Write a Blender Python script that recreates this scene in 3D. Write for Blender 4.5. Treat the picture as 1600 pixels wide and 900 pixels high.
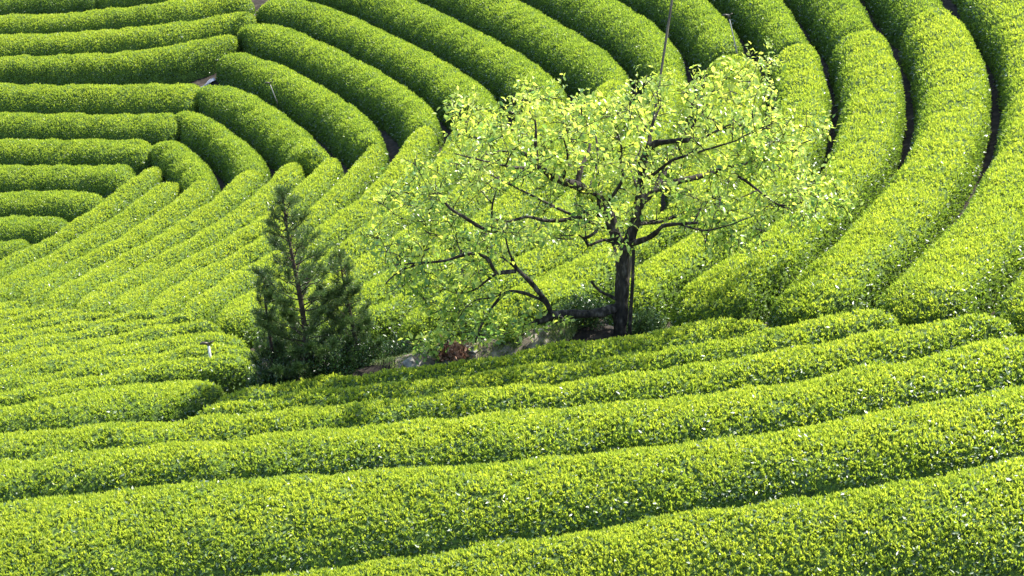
import bpy, math, random
import numpy as np

# ------------------------------------------------------------------ camera, sky, sun, exposure
scene = bpy.context.scene
for o in list(bpy.data.objects):
    bpy.data.objects.remove(o, do_unlink=True)
COL = scene.collection

cam_data = bpy.data.cameras.new('camera')
cam_data.sensor_width = 36.0
cam_data.lens = 67.185
cam_data.clip_start = 0.1
cam_data.clip_end = 2000.0
cam = bpy.data.objects.new('camera', cam_data)
cam.location = (0.0, 0.0, 30.0)
cam.rotation_euler = (math.radians(70.0), 0.0, 0.0)
COL.objects.link(cam)
scene.camera = cam

SUN_EL = math.radians(54.0)
SUN_AZ = math.radians(54.0)          # clockwise from +Y: behind the field, towards the right
SUN_DIR = np.array([math.sin(SUN_AZ) * math.cos(SUN_EL), math.cos(SUN_AZ) * math.cos(SUN_EL), math.sin(SUN_EL)])

world = bpy.data.worlds.new('World')
scene.world = world
world.use_nodes = True
wn = world.node_tree
for n in list(wn.nodes):
    wn.nodes.remove(n)
w_out = wn.nodes.new('ShaderNodeOutputWorld')
w_bg = wn.nodes.new('ShaderNodeBackground')
w_sky = wn.nodes.new('ShaderNodeTexSky')
w_sky.sky_type = 'NISHITA'
w_sky.sun_disc = False
w_sky.sun_elevation = SUN_EL
w_sky.sun_rotation = SUN_AZ
w_bg.inputs['Strength'].default_value = 0.15
wn.links.new(w_sky.outputs[0], w_bg.inputs['Color'])
wn.links.new(w_bg.outputs[0], w_out.inputs['Surface'])

sun_data = bpy.data.lights.new('sun', 'SUN')
sun_data.energy = 5.0
sun_data.angle = math.radians(0.53)
sun_data.color = (1.0, 0.96, 0.88)
sun = bpy.data.objects.new('sun', sun_data)
sun.rotation_euler = (math.radians(90) - SUN_EL, 0.0, -SUN_AZ + math.pi)
sun.location = (20, 40, 60)
COL.objects.link(sun)

scene.view_settings.view_transform = 'Standard'
scene.view_settings.look = 'None'
scene.view_settings.gamma = 1.0
scene.view_settings.use_curve_mapping = False
scene.view_settings.exposure = 1.52
scene.render.engine = 'CYCLES'
scene.cycles.max_bounces = 6
scene.cycles.diffuse_bounces = 4
scene.cycles.glossy_bounces = 1
scene.cycles.transmission_bounces = 4
scene.cycles.sample_clamp_indirect = 4.0

RNG = np.random.default_rng(7)
random.seed(7)

# ------------------------------------------------------------------ site data (metres)
# each tea hedge: its two top edges as surveyed points, same direction along both
HEDGE = {
'A0':([(-26.49,82.67,13.51),(-25.7,82.14,13.68),(-24.91,81.61,13.84),(-24.12,81.08,14),(-23.33,80.55,14.17),(-22.54,80.02,14.33),(-21.75,79.49,14.49),(-20.96,78.95,14.66),(-20.17,78.42,14.83),(-19.42,77.84,15),(-18.69,77.23,15.17),(-17.96,76.62,15.34),(-17.22,76.02,15.51),(-16.49,75.41,15.68)],
 [(-25.72,79.95,13.24),(-24.97,79.4,13.37),(-24.23,78.86,13.51),(-23.48,78.31,13.65),(-22.73,77.77,13.78),(-21.97,77.24,13.92),(-21.21,76.71,14.05),(-20.45,76.18,14.19),(-19.7,75.64,14.32),(-18.97,75.07,14.46),(-18.26,74.48,14.61),(-17.55,73.89,14.76),(-16.79,73.36,14.94),(-16.05,72.82,15.13)]),
'A0b':([(-16.16,74.77,15.65),(-15.47,74.29,15.83),(-14.76,73.8,16.02),(-14.05,73.32,16.22),(-13.26,73.07,16.39),(-12.4,73.14,16.57),(-11.54,73.18,16.74)],
 [(-15.75,72.59,15.2),(-15.05,72.03,15.37),(-14.34,71.47,15.54),(-13.61,70.92,15.73),(-12.8,70.7,15.9),(-11.89,70.81,16.07),(-10.98,70.86,16.25)]),
'A1':([(-25.62,79.6,13.21),(-24.93,79.12,13.34),(-24.18,78.61,13.48),(-23.44,78.1,13.62),(-22.7,77.6,13.76),(-21.95,77.1,13.9),(-21.2,76.6,14.04),(-20.45,76.1,14.18),(-19.73,75.56,14.3),(-19.02,75,14.43),(-18.35,74.41,14.56),(-17.67,73.81,14.7),(-16.95,73.28,14.86),(-16.21,72.79,15.04),(-15.5,72.25,15.22),(-14.79,71.71,15.4),(-14.08,71.17,15.58),(-13.36,70.64,15.76),(-12.5,70.58,15.91),(-11.61,70.67,16.08),(-10.73,70.77,16.27)],
 [(-25.01,77.48,13.03),(-24.31,76.96,13.16),(-23.57,76.4,13.29),(-22.82,75.84,13.43),(-22.07,75.28,13.56),(-21.32,74.73,13.69),(-20.56,74.18,13.82),(-19.8,73.64,13.96),(-19.05,73.09,14.09),(-18.31,72.52,14.22),(-17.59,71.92,14.36),(-16.87,71.34,14.51),(-16.1,70.83,14.69),(-15.32,70.33,14.86),(-14.54,69.82,15.03),(-13.77,69.3,15.2),(-13,68.81,15.37),(-12.08,68.73,15.49),(-11.16,68.8,15.61),(-10.23,68.86,15.76),(-9.32,68.94,15.97)]),
'A2':([(-25.01,77.48,13.03),(-24.27,76.92,13.17),(-23.47,76.33,13.31),(-22.68,75.74,13.45),(-21.94,75.18,13.58),(-21.13,74.6,13.72),(-20.33,74.02,13.86),(-19.53,73.44,14),(-18.78,72.89,14.13),(-18.01,72.27,14.28),(-17.25,71.64,14.43),(-16.45,71.06,14.61),(-15.68,70.55,14.78),(-14.85,70.03,14.96),(-14.03,69.48,15.14),(-13.22,68.92,15.32),(-12.35,68.73,15.46),(-11.36,68.77,15.58),(-10.38,68.87,15.74),(-9.47,68.6,15.85)],
 [(-24.08,74.26,12.7),(-23.38,73.78,12.84),(-22.62,73.27,12.99),(-21.87,72.75,13.14),(-21.17,72.27,13.28),(-20.41,71.77,13.42),(-19.65,71.27,13.57),(-18.89,70.77,13.72),(-18.17,70.3,13.85),(-17.42,69.79,14),(-16.67,69.27,14.15),(-15.93,68.74,14.3),(-15.22,68.27,14.45),(-14.43,67.82,14.59),(-13.64,67.36,14.74),(-12.84,66.95,14.9),(-12,66.92,15.05),(-11.1,67.04,15.2),(-10.21,67.17,15.36),(-9.37,67.4,15.61)]),
'A3':([(-24.08,74.26,12.7),(-23.36,73.77,12.85),(-22.59,73.24,13),(-21.87,72.75,13.14),(-21.1,72.23,13.29),(-20.33,71.71,13.44),(-19.6,71.23,13.58),(-18.82,70.72,13.73),(-18.09,70.24,13.87),(-17.32,69.72,14.02),(-16.56,69.19,14.17),(-15.85,68.68,14.32),(-15.07,68.18,14.47),(-14.31,67.75,14.62),(-13.5,67.28,14.76),(-12.67,66.91,14.94),(-11.8,66.95,15.08),(-10.88,67.05,15.23),(-9.97,66.99,15.38)],
 [(-23.59,72.53,12.51),(-22.89,72,12.63),(-22.14,71.43,12.77),(-21.44,70.89,12.9),(-20.69,70.33,13.04),(-19.94,69.76,13.17),(-19.23,69.24,13.3),(-18.47,68.69,13.44),(-17.75,68.17,13.57),(-16.98,67.64,13.7),(-16.21,67.09,13.83),(-15.49,66.59,13.94),(-14.69,66.11,14.09),(-13.9,65.71,14.22),(-13.03,65.35,14.38),(-12.15,65.08,14.56),(-11.28,65.04,14.73),(-10.39,65.26,14.93),(-9.76,65.88,15.19)]),
'A4':([(-23.43,71.99,12.43),(-22.69,71.43,12.57),(-21.9,70.84,12.72),(-21.11,70.25,12.86),(-20.36,69.69,13),(-19.56,69.11,13.14),(-18.76,68.53,13.28),(-17.99,67.99,13.42),(-17.18,67.44,13.57),(-16.36,66.87,13.69),(-15.59,66.34,13.82),(-14.77,65.79,13.95),(-13.92,65.29,14.07),(-13.1,64.83,14.19),(-12.22,64.39,14.34),(-11.33,63.96,14.47),(-10.44,63.52,14.59)],
 [(-22.68,69.34,12.08),(-21.98,68.82,12.2),(-21.24,68.28,12.33),(-20.5,67.74,12.46),(-19.8,67.23,12.58),(-19.04,66.72,12.7),(-18.28,66.2,12.82),(-17.56,65.71,12.93),(-16.81,65.19,13.05),(-16.04,64.69,13.16),(-15.31,64.22,13.27),(-14.53,63.73,13.38),(-13.76,63.24,13.51),(-13.03,62.77,13.62),(-12.24,62.31,13.76),(-11.48,61.8,13.91),(-10.76,61.24,14.06)]),
'A5':([(-22.68,69.34,12.08),(-21.95,68.8,12.21),(-21.18,68.24,12.34),(-20.41,67.67,12.47),(-19.63,67.12,12.61),(-18.84,66.58,12.73),(-18.05,66.05,12.86),(-17.26,65.5,12.98),(-16.47,64.97,13.1),(-15.67,64.45,13.21),(-14.86,63.94,13.33),(-14.05,63.43,13.46),(-13.25,62.91,13.59),(-12.44,62.41,13.72),(-11.64,61.89,13.87),(-10.9,61.3,14.03)],
 [(-21.93,66.71,11.7),(-21.25,66.23,11.83),(-20.52,65.73,11.96),(-19.8,65.23,12.09),(-19.07,64.73,12.22),(-18.34,64.24,12.35),(-17.6,63.76,12.48),(-16.86,63.28,12.61),(-16.12,62.8,12.74),(-15.37,62.34,12.87),(-14.63,61.86,12.99),(-13.9,61.37,13.12),(-13.19,60.84,13.25),(-12.48,60.33,13.38),(-11.74,59.85,13.53),(-11.05,59.32,13.7)]),
'A6':([(-21.93,66.71,11.7),(-21.15,66.16,11.85),(-20.36,65.62,11.99),(-19.57,65.07,12.13),(-18.77,64.53,12.28),(-17.97,64,12.41),(-17.17,63.47,12.56),(-16.36,62.95,12.7),(-15.55,62.44,12.84),(-14.74,61.93,12.98),(-13.94,61.39,13.11),(-13.16,60.82,13.25),(-12.39,60.26,13.4),(-11.58,59.74,13.56)],
 [(-21.21,64.17,11.43),(-20.46,63.67,11.57),(-19.71,63.18,11.72),(-18.97,62.68,11.87),(-18.22,62.19,12.01),(-17.47,61.71,12.15),(-16.72,61.21,12.29),(-15.97,60.71,12.43),(-15.24,60.2,12.58),(-14.51,59.68,12.72),(-13.76,59.19,12.87),(-13.05,58.65,13.04),(-12.36,58.09,13.21),(-11.66,57.53,13.38)]),
'A7':([(-21.22,64.21,11.43),(-20.44,63.68,11.58),(-19.62,63.14,11.74),(-18.81,62.59,11.9),(-17.99,62.05,12.05),(-17.17,61.52,12.21),(-16.35,60.97,12.36),(-15.55,60.41,12.52),(-14.75,59.84,12.67),(-13.94,59.29,12.84),(-13.15,58.71,13.01),(-12.4,58.09,13.2),(-11.65,57.46,13.38)],
 [(-20.45,61.56,11.21),(-19.76,61.12,11.35),(-19.05,60.66,11.5),(-18.33,60.2,11.64),(-17.62,59.74,11.79),(-16.92,59.27,11.93),(-16.21,58.8,12.08),(-15.49,58.35,12.24),(-14.81,57.85,12.4),(-14.14,57.33,12.56),(-13.48,56.8,12.72),(-12.83,56.26,12.88),(-12.22,55.67,13.05)]),
'A8':([(-20.46,61.62,11.22),(-19.63,61.07,11.38),(-18.77,60.51,11.56),(-17.91,59.95,11.73),(-17.06,59.37,11.9),(-16.2,58.8,12.08),(-15.34,58.24,12.27),(-14.52,57.63,12.47),(-13.73,56.98,12.66),(-12.94,56.32,12.85),(-12.21,55.61,13.05)],
 [(-19.7,59.03,11.14),(-19,58.59,11.28),(-18.28,58.13,11.43),(-17.55,57.67,11.57),(-16.85,57.19,11.73),(-16.16,56.7,11.89),(-15.45,56.22,12.05),(-14.74,55.75,12.22),(-14.1,55.2,12.4),(-13.48,54.61,12.57),(-12.87,54.03,12.74)]),
'A9':([(-19.7,59.03,11.14),(-18.81,58.46,11.32),(-17.92,57.9,11.5),(-17.01,57.3,11.69),(-16.16,56.7,11.89),(-15.28,56.12,12.09),(-14.41,55.49,12.31),(-13.65,54.77,12.52),(-12.87,54.03,12.74)],
 [(-18.89,56.35,11.2),(-18.23,55.93,11.34),(-17.56,55.52,11.48),(-16.88,55.09,11.62),(-16.23,54.65,11.77),(-15.6,54.19,11.93),(-14.96,53.71,12.08),(-14.33,53.25,12.24),(-13.73,52.72,12.42)]),
'A10':([(-19.64,56.8,11.06),(-18.63,56.19,11.26),(-17.61,55.55,11.47),(-16.59,54.91,11.69),(-15.62,54.2,11.92),(-14.65,53.49,12.16),(-13.73,52.72,12.42)],
 [(-18.7,53.82,11.29),(-17.98,53.48,11.43),(-17.28,53.08,11.59),(-16.57,52.69,11.74),(-15.86,52.3,11.9),(-15.2,51.85,12.07),(-14.53,51.4,12.24)]),
'B1':([(-11.2,56.96,13.48),(-11.66,56.29,13.29),(-12.01,55.51,13.11),(-12.39,54.76,12.91),(-12.65,53.94,12.8),(-13.05,53.2,12.65),(-13.47,52.46,12.5),(-14.07,51.89,12.34),(-14.55,51.17,12.24),(-14.89,50.39,12.24),(-15.15,49.57,12.3),(-15.37,48.73,12.37),(-15.59,47.9,12.44),(-15.72,47.05,12.55)],
 [(-10.58,55.37,13.59),(-10.76,54.45,13.48),(-11.23,53.61,13.26),(-11.62,52.72,13.11),(-12.17,51.94,12.89),(-12.75,51.15,12.73),(-13.35,50.39,12.56),(-13.7,49.49,12.56),(-13.94,48.54,12.63),(-14.17,47.58,12.7),(-14.36,46.62,12.8),(-14.43,45.65,12.95),(-14.52,44.68,13.1),(-14.61,43.71,13.25)]),
'B2':([(-10.3,54.87,13.65),(-10.86,54.24,13.43),(-11.28,53.5,13.24),(-11.65,52.68,13.1),(-12.14,51.98,12.91),(-12.65,51.28,12.76),(-13.21,50.57,12.6),(-13.62,49.82,12.54),(-13.83,48.98,12.59),(-14.05,48.09,12.66),(-14.26,47.24,12.72),(-14.38,46.38,12.83),(-14.45,45.47,12.98),(-14.53,44.61,13.11),(-14.61,43.71,13.25)],
 [(-9.62,52.91,13.79),(-9.96,52.08,13.65),(-10.34,51.27,13.51),(-10.85,50.49,13.32),(-11.32,49.73,13.19),(-11.9,49.05,13.02),(-12.3,48.23,12.99),(-12.58,47.36,13.01),(-12.9,46.52,13.04),(-13.14,45.61,13.13),(-13.29,44.72,13.27),(-13.45,43.83,13.39),(-13.61,42.9,13.52),(-13.73,42.01,13.66),(-13.82,41.08,13.83)]),
'B3':([(-9.45,53.71,13.88),(-9.68,52.78,13.77),(-10.03,51.9,13.62),(-10.46,51.05,13.46),(-10.98,50.27,13.28),(-11.52,49.46,13.13),(-12.14,48.76,12.96),(-12.41,47.84,13),(-12.75,46.95,13.02),(-13,45.99,13.09)],
 [(-8.28,52.22,14.22),(-8.5,51.22,14.12),(-8.88,50.27,14),(-9.47,49.46,13.78),(-9.99,48.58,13.63),(-10.7,47.86,13.43),(-11.26,47.05,13.34),(-11.65,46.1,13.35),(-11.93,45.11,13.4),(-11.91,44.06,13.58)]),
'B4':([(-7.91,53.02,14.38),(-8.28,52.19,14.22),(-8.48,51.29,14.13),(-8.8,50.43,14.02),(-9.3,49.68,13.85),(-9.81,48.93,13.68),(-10.29,48.13,13.55),(-11,47.6,13.34),(-11.39,46.76,13.34),(-11.71,45.9,13.36),(-11.93,45.01,13.41),(-11.91,44.06,13.58)],
 [(-6.78,51.77,14.76),(-6.96,50.88,14.69),(-7.21,50.01,14.58),(-7.55,49.17,14.45),(-8.01,48.4,14.3),(-8.55,47.69,14.13),(-9.08,46.92,13.98),(-9.56,46.16,13.86),(-9.92,45.32,13.85),(-10.38,44.54,13.8),(-10.66,43.68,13.86),(-10.86,42.76,13.98)]),
'B5':([(-6.58,52.12,14.85),(-6.89,51.24,14.72),(-7.09,50.32,14.63),(-7.44,49.45,14.49),(-7.85,48.61,14.35),(-8.43,47.88,14.16),(-8.97,47.06,14.02),(-9.5,46.29,13.86),(-9.86,45.42,13.86),(-10.35,44.6,13.81),(-10.66,43.71,13.85),(-10.86,42.76,13.98)],
 [(-5.53,50.75,15.25),(-5.69,49.82,15.16),(-5.99,48.92,15.03),(-6.3,48.01,14.92),(-6.68,47.14,14.8),(-7.3,46.46,14.59),(-7.84,45.63,14.47),(-8.41,44.88,14.3),(-8.92,44.06,14.24),(-9.37,43.21,14.21),(-9.61,42.3,14.28),(-9.73,41.32,14.43)]),
'B6':([(-5.39,51.03,15.32),(-5.58,50.18,15.21),(-5.86,49.31,15.09),(-6.16,48.46,14.96),(-6.45,47.6,14.88),(-6.92,46.84,14.72),(-7.5,46.17,14.55),(-7.99,45.41,14.43),(-8.54,44.69,14.28),(-9,43.91,14.23),(-9.43,43.1,14.2),(-9.62,42.22,14.3),(-9.73,41.32,14.43)],
 [(-4.38,49.57,15.7),(-4.52,48.72,15.63),(-4.71,47.83,15.56),(-5.05,46.99,15.41),(-5.39,46.16,15.3),(-5.85,45.39,15.14),(-6.47,44.76,14.96),(-7.08,44.1,14.81),(-7.62,43.39,14.69),(-8.03,42.58,14.64),(-8.36,41.73,14.64),(-8.47,40.84,14.76),(-8.58,39.94,14.88)]),
'B7':([(-4.01,50.24,15.87),(-4.35,49.38,15.71),(-4.58,48.44,15.61),(-4.82,47.51,15.51),(-5.2,46.63,15.36),(-5.62,45.76,15.22),(-6.19,45.01,15.04),(-6.87,44.34,14.86),(-7.5,43.61,14.7),(-7.95,42.75,14.65),(-8.33,41.85,14.63),(-8.47,40.9,14.75),(-8.58,39.94,14.88)],
 [(-3.18,49.32,16.2),(-3.27,48.39,16.15),(-3.45,47.43,16.07),(-3.71,46.49,15.96),(-4.06,45.58,15.82),(-4.43,44.69,15.69),(-5.11,44.04,15.45),(-5.65,43.24,15.32),(-6.33,42.56,15.14),(-6.85,41.75,15.08),(-7.2,40.84,15.07),(-7.41,39.89,15.14),(-7.58,38.93,15.25)]),
'B8':([(-2.8,50.04,16.36),(-3.07,49.21,16.24),(-3.28,48.36,16.15),(-3.45,47.46,16.07),(-3.67,46.62,15.98),(-3.97,45.8,15.86),(-4.3,44.95,15.74),(-4.83,44.31,15.55),(-5.37,43.64,15.38),(-5.92,42.92,15.25),(-6.54,42.33,15.11),(-6.95,41.56,15.07),(-7.24,40.68,15.07),(-7.42,39.83,15.15),(-7.58,38.93,15.25)],
 [(-1.85,49.55,16.7),(-1.87,48.63,16.69),(-1.96,47.71,16.66),(-2.12,46.75,16.61),(-2.32,45.85,16.53),(-2.61,44.98,16.42),(-2.96,44.09,16.28),(-3.31,43.24,16.16),(-3.86,42.52,15.96),(-4.35,41.7,15.83),(-5.06,41.16,15.63),(-5.67,40.48,15.52),(-6.18,39.66,15.47),(-6.47,38.79,15.52),(-6.74,37.86,15.6)]),
'B9':([(-1.47,49.99,16.83),(-1.78,49.19,16.72),(-1.91,48.29,16.68),(-2,47.38,16.65),(-2.17,46.48,16.59),(-2.4,45.6,16.5),(-2.7,44.74,16.39),(-3.04,43.9,16.25),(-3.42,43.09,16.12),(-3.96,42.37,15.93),(-4.44,41.61,15.8),(-5.15,41.08,15.61),(-5.74,40.39,15.51),(-6.2,39.6,15.47),(-6.49,38.74,15.53),(-6.74,37.86,15.6)],
 [(-0,48.52,17.29),(-0.25,47.67,17.22),(-0.53,46.79,17.15),(-0.84,45.92,17.07),(-1.11,45.03,16.98),(-1.33,44.13,16.9),(-1.61,43.25,16.8),(-1.95,42.39,16.7),(-2.42,41.6,16.54),(-2.95,40.87,16.36),(-3.49,40.13,16.19),(-3.96,39.33,16.1),(-4.4,38.52,16.05),(-4.82,37.69,16.03),(-5.1,36.8,16.1),(-5.35,35.91,16.18)]),
'B10':([(0.31,49.51,17.38),(0.04,48.66,17.3),(-0.23,47.75,17.23),(-0.51,46.84,17.16),(-0.81,46,17.08),(-1.09,45.1,16.98),(-1.32,44.18,16.9),(-1.59,43.32,16.81),(-1.92,42.44,16.7),(-2.39,41.63,16.55),(-2.91,40.92,16.37),(-3.46,40.17,16.2),(-3.94,39.36,16.1),(-4.37,38.57,16.05),(-4.8,37.72,16.03),(-5.09,36.82,16.1),(-5.35,35.91,16.18)],
 [(1.74,48.09,17.81),(1.53,47.22,17.74),(1.31,46.31,17.68),(1.04,45.41,17.6),(0.77,44.57,17.53),(0.48,43.67,17.46),(0.14,42.81,17.37),(-0.23,42,17.27),(-0.67,41.18,17.15),(-1.19,40.41,16.99),(-1.72,39.72,16.83),(-2.27,38.97,16.69),(-2.86,38.27,16.52),(-3.29,37.49,16.45),(-3.63,36.62,16.45),(-3.82,35.7,16.53),(-3.99,34.78,16.61)]),
'B11':([(2.19,49.12,17.96),(1.83,48.3,17.84),(1.57,47.38,17.75),(1.37,46.5,17.7),(1.09,45.58,17.62),(0.82,44.72,17.54),(0.53,43.81,17.47),(0.19,42.92,17.38),(-0.18,42.1,17.29),(-0.63,41.26,17.17),(-1.11,40.51,17.02),(-1.69,39.76,16.84),(-2.24,39,16.69),(-2.82,38.33,16.53),(-3.29,37.5,16.45),(-3.62,36.65,16.45),(-3.81,35.72,16.52),(-3.99,34.78,16.61)],
 [(3.27,48.15,18.3),(3.14,47.25,18.25),(3.01,46.29,18.2),(2.81,45.4,18.13),(2.6,44.45,18.07),(2.29,43.6,17.98),(1.96,42.69,17.89),(1.58,41.8,17.79),(1.21,40.97,17.69),(0.77,40.12,17.58),(0.31,39.33,17.47),(-0.22,38.53,17.34),(-0.76,37.73,17.23),(-1.33,37.04,17.09),(-1.91,36.27,16.99),(-2.57,35.66,16.84),(-3.02,34.83,16.83),(-3.29,33.9,16.89)]),
'B12':([(3.64,48.34,18.43),(3.21,47.7,18.28),(3.08,46.77,18.23),(2.92,45.91,18.17),(2.73,44.99,18.11),(2.48,44.09,18.03),(2.17,43.26,17.94),(1.83,42.39,17.85),(1.49,41.58,17.76),(1.09,40.74,17.66),(0.65,39.91,17.55),(0.2,39.16,17.45),(-0.32,38.39,17.32),(-0.81,37.66,17.22),(-1.4,36.94,17.08),(-1.97,36.21,16.97),(-2.61,35.62,16.84),(-3.03,34.8,16.83),(-3.29,33.9,16.89)],
 [(4.62,47.58,18.74),(4.55,46.7,18.7),(4.47,45.76,18.66),(4.35,44.89,18.62),(4.16,43.97,18.56),(3.95,43.06,18.49),(3.68,42.22,18.41),(3.39,41.33,18.33),(3.04,40.52,18.24),(2.64,39.68,18.13),(2.17,38.88,17.99),(1.69,38.15,17.87),(1.12,37.42,17.74),(0.53,36.78,17.63),(-0.15,36.14,17.49),(-0.79,35.47,17.38),(-1.46,34.91,17.24),(-2.14,34.28,17.13),(-2.58,33.49,17.11)]),
'B13':([(5.02,48.07,18.89),(4.8,47.14,18.79),(4.6,46.14,18.71),(4.41,45.19,18.64),(4.21,44.18,18.57),(3.98,43.18,18.5),(3.7,42.26,18.42),(3.44,41.28,18.35),(3.33,40.32,18.33),(3.23,39.29,18.32),(3.16,38.27,18.32),(3.13,37.31,18.34),(2.85,36.44,18.28),(2.19,35.77,18.1),(1.34,35.23,17.91),(0.57,34.58,17.79),(-0.15,33.95,17.68),(-0.92,33.29,17.57),(-1.57,32.5,17.49)],
 [(6.18,46.05,19.23),(6.14,45.22,19.19),(6.09,44.33,19.17),(6.02,43.49,19.14),(5.91,42.61,19.1),(5.75,41.74,19.06),(5.58,40.92,19.01),(5.34,40.06,18.95),(5.11,39.26,18.91),(4.84,38.41,18.85),(4.56,37.57,18.79),(4.26,36.79,18.73),(3.92,35.97,18.66),(3.55,35.23,18.57),(3.02,34.53,18.43),(2.41,33.9,18.29),(1.85,33.29,18.18),(1.43,32.51,18.16),(0.85,31.84,18.12)]),
'BX':([(2.96,40.05,18.22),(2.41,39.28,18.06),(1.9,38.47,17.92),(1.36,37.67,17.8),(0.71,36.97,17.66),(0,36.28,17.52),(-0.66,35.59,17.41),(-1.39,34.96,17.26),(-2.1,34.32,17.13),(-2.58,33.49,17.11)],
 [(3.14,38.4,18.31),(3.03,37.5,18.3),(3.08,36.71,18.34),(2.5,36.04,18.18),(1.81,35.49,18),(1.04,34.99,17.86),(0.36,34.41,17.75),(-0.32,33.82,17.66),(-0.98,33.22,17.56),(-1.57,32.5,17.49)]),
'B14':([(6.62,46.73,19.4),(6.21,46.01,19.24),(6.13,45.1,19.19),(6.09,44.25,19.17),(6,43.34,19.13),(5.88,42.44,19.09),(5.72,41.6,19.05),(5.52,40.71,19),(5.29,39.88,18.94),(5.03,39.01,18.89),(4.75,38.15,18.83),(4.47,37.34,18.78),(4.15,36.49,18.71),(3.8,35.71,18.63),(3.34,34.93,18.51),(2.75,34.25,18.37),(2.16,33.65,18.23),(1.64,32.92,18.17),(1.6,32.04,18.24)],
 [(7.59,46.06,19.71),(7.55,45.15,19.67),(7.51,44.19,19.64),(7.43,43.28,19.6),(7.33,42.33,19.56),(7.18,41.37,19.51),(7.02,40.48,19.47),(6.81,39.54,19.42),(6.61,38.65,19.37),(6.36,37.72,19.33),(6.08,36.8,19.28),(5.77,35.95,19.23),(5.39,35.06,19.16),(4.95,34.27,19.07),(4.43,33.47,18.95),(3.81,32.75,18.81),(3.23,32.06,18.69),(2.66,31.29,18.6),(2.3,30.4,18.61)]),
'B15':([(7.84,46.09,19.8),(7.56,45.47,19.69),(7.52,44.56,19.65),(7.47,43.65,19.62),(7.38,42.8,19.58),(7.27,41.89,19.54),(7.12,40.99,19.49),(6.94,40.1,19.45),(6.75,39.27,19.41),(6.53,38.38,19.36),(6.3,37.5,19.32),(6.02,36.63,19.27),(5.72,35.83,19.22),(5.36,35,19.15),(4.91,34.21,19.06),(4.42,33.45,18.95),(3.87,32.81,18.83),(3.28,32.13,18.7),(2.73,31.4,18.61),(2.28,30.61,18.58)],
 [(9.03,45.54,20.2),(9.14,45,20.22),(9.08,44.02,20.16),(9,43.04,20.12),(8.92,42.12,20.08),(8.78,41.15,20.02),(8.62,40.18,19.97),(8.41,39.22,19.91),(8.21,38.32,19.87),(7.96,37.38,19.81),(7.67,36.44,19.76),(7.3,35.53,19.69),(6.93,34.69,19.63),(6.53,33.8,19.56),(6.05,32.94,19.48),(5.59,32.08,19.4),(5.16,31.26,19.34),(4.65,30.43,19.26),(4.16,29.58,19.2),(3.68,28.72,19.18)]),
'B16':([(9.4,45.64,20.34),(9.14,45.08,20.22),(9.09,44.16,20.17),(9.02,43.24,20.13),(8.94,42.32,20.09),(8.82,41.41,20.03),(8.67,40.5,19.99),(8.5,39.6,19.93),(8.29,38.7,19.88),(8.07,37.8,19.84),(7.83,36.91,19.79),(7.52,36.05,19.73),(7.15,35.21,19.66),(6.79,34.36,19.61),(6.38,33.53,19.54),(5.94,32.73,19.46),(5.51,31.92,19.39),(5.07,31.11,19.32),(4.59,30.32,19.25),(4.13,29.52,19.2),(3.68,28.72,19.18)],
 [(10.61,45.36,20.74),(10.77,44.83,20.77),(10.78,43.86,20.73),(10.73,42.89,20.68),(10.65,41.92,20.63),(10.53,40.96,20.57),(10.38,40,20.51),(10.19,39.05,20.45),(9.96,38.11,20.38),(9.7,37.17,20.31),(9.42,36.25,20.25),(9.11,35.32,20.19),(8.78,34.41,20.13),(8.41,33.52,20.07),(8.01,32.63,20.01),(7.6,31.75,19.96),(7.17,30.88,19.92),(6.68,30.05,19.86),(6.14,29.24,19.79),(5.65,28.4,19.75),(5.17,27.56,19.72)]),
'B17':([(11.28,54.03,22.72),(11.46,53.49,22.08),(11.51,52.72,21.67),(11.43,51.89,21.55),(11.35,50.95,21.41),(11.25,50.02,21.29),(11.17,49.18,21.19),(11.08,48.25,21.08),(11.01,47.31,20.99),(10.92,46.47,20.91),(10.79,45.54,20.81),(10.78,44.6,20.76),(10.77,43.75,20.72),(10.72,42.81,20.67),(10.65,41.87,20.62),(10.54,41.02,20.58),(10.4,40.09,20.52),(10.23,39.26,20.46),(10.02,38.34,20.4),(9.78,37.43,20.33),(9.53,36.62,20.27),(9.25,35.72,20.21),(8.94,34.83,20.16),(8.63,34.04,20.1),(8.26,33.17,20.05),(7.87,32.31,19.99),(7.51,31.54,19.95),(7.07,30.71,19.9),(6.58,29.91,19.84),(6.12,29.19,19.79),(5.64,28.38,19.75),(5.17,27.56,19.72)],
 [(13.48,51.93,23.01),(13.68,51.5,22.32),(13.67,50.75,21.96),(13.54,49.92,21.87),(13.4,49,21.77),(13.25,48.08,21.67),(13.12,47.25,21.59),(12.98,46.33,21.5),(12.86,45.4,21.42),(12.76,44.57,21.36),(12.64,43.64,21.29),(12.49,42.72,21.21),(12.32,41.9,21.14),(12.13,40.98,21.06),(11.94,40.07,20.98),(11.77,39.25,20.92),(11.54,38.34,20.85),(11.32,37.53,20.79),(11.08,36.62,20.73),(10.83,35.72,20.67),(10.61,34.91,20.63),(10.34,34.01,20.57),(10.04,33.13,20.53),(9.77,32.33,20.49),(9.45,31.45,20.45),(9.08,30.59,20.41),(8.75,29.82,20.38),(8.34,28.97,20.34),(7.89,28.16,20.31),(7.45,27.43,20.28),(6.98,26.62,20.26),(6.48,25.84,20.24)]),
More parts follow.
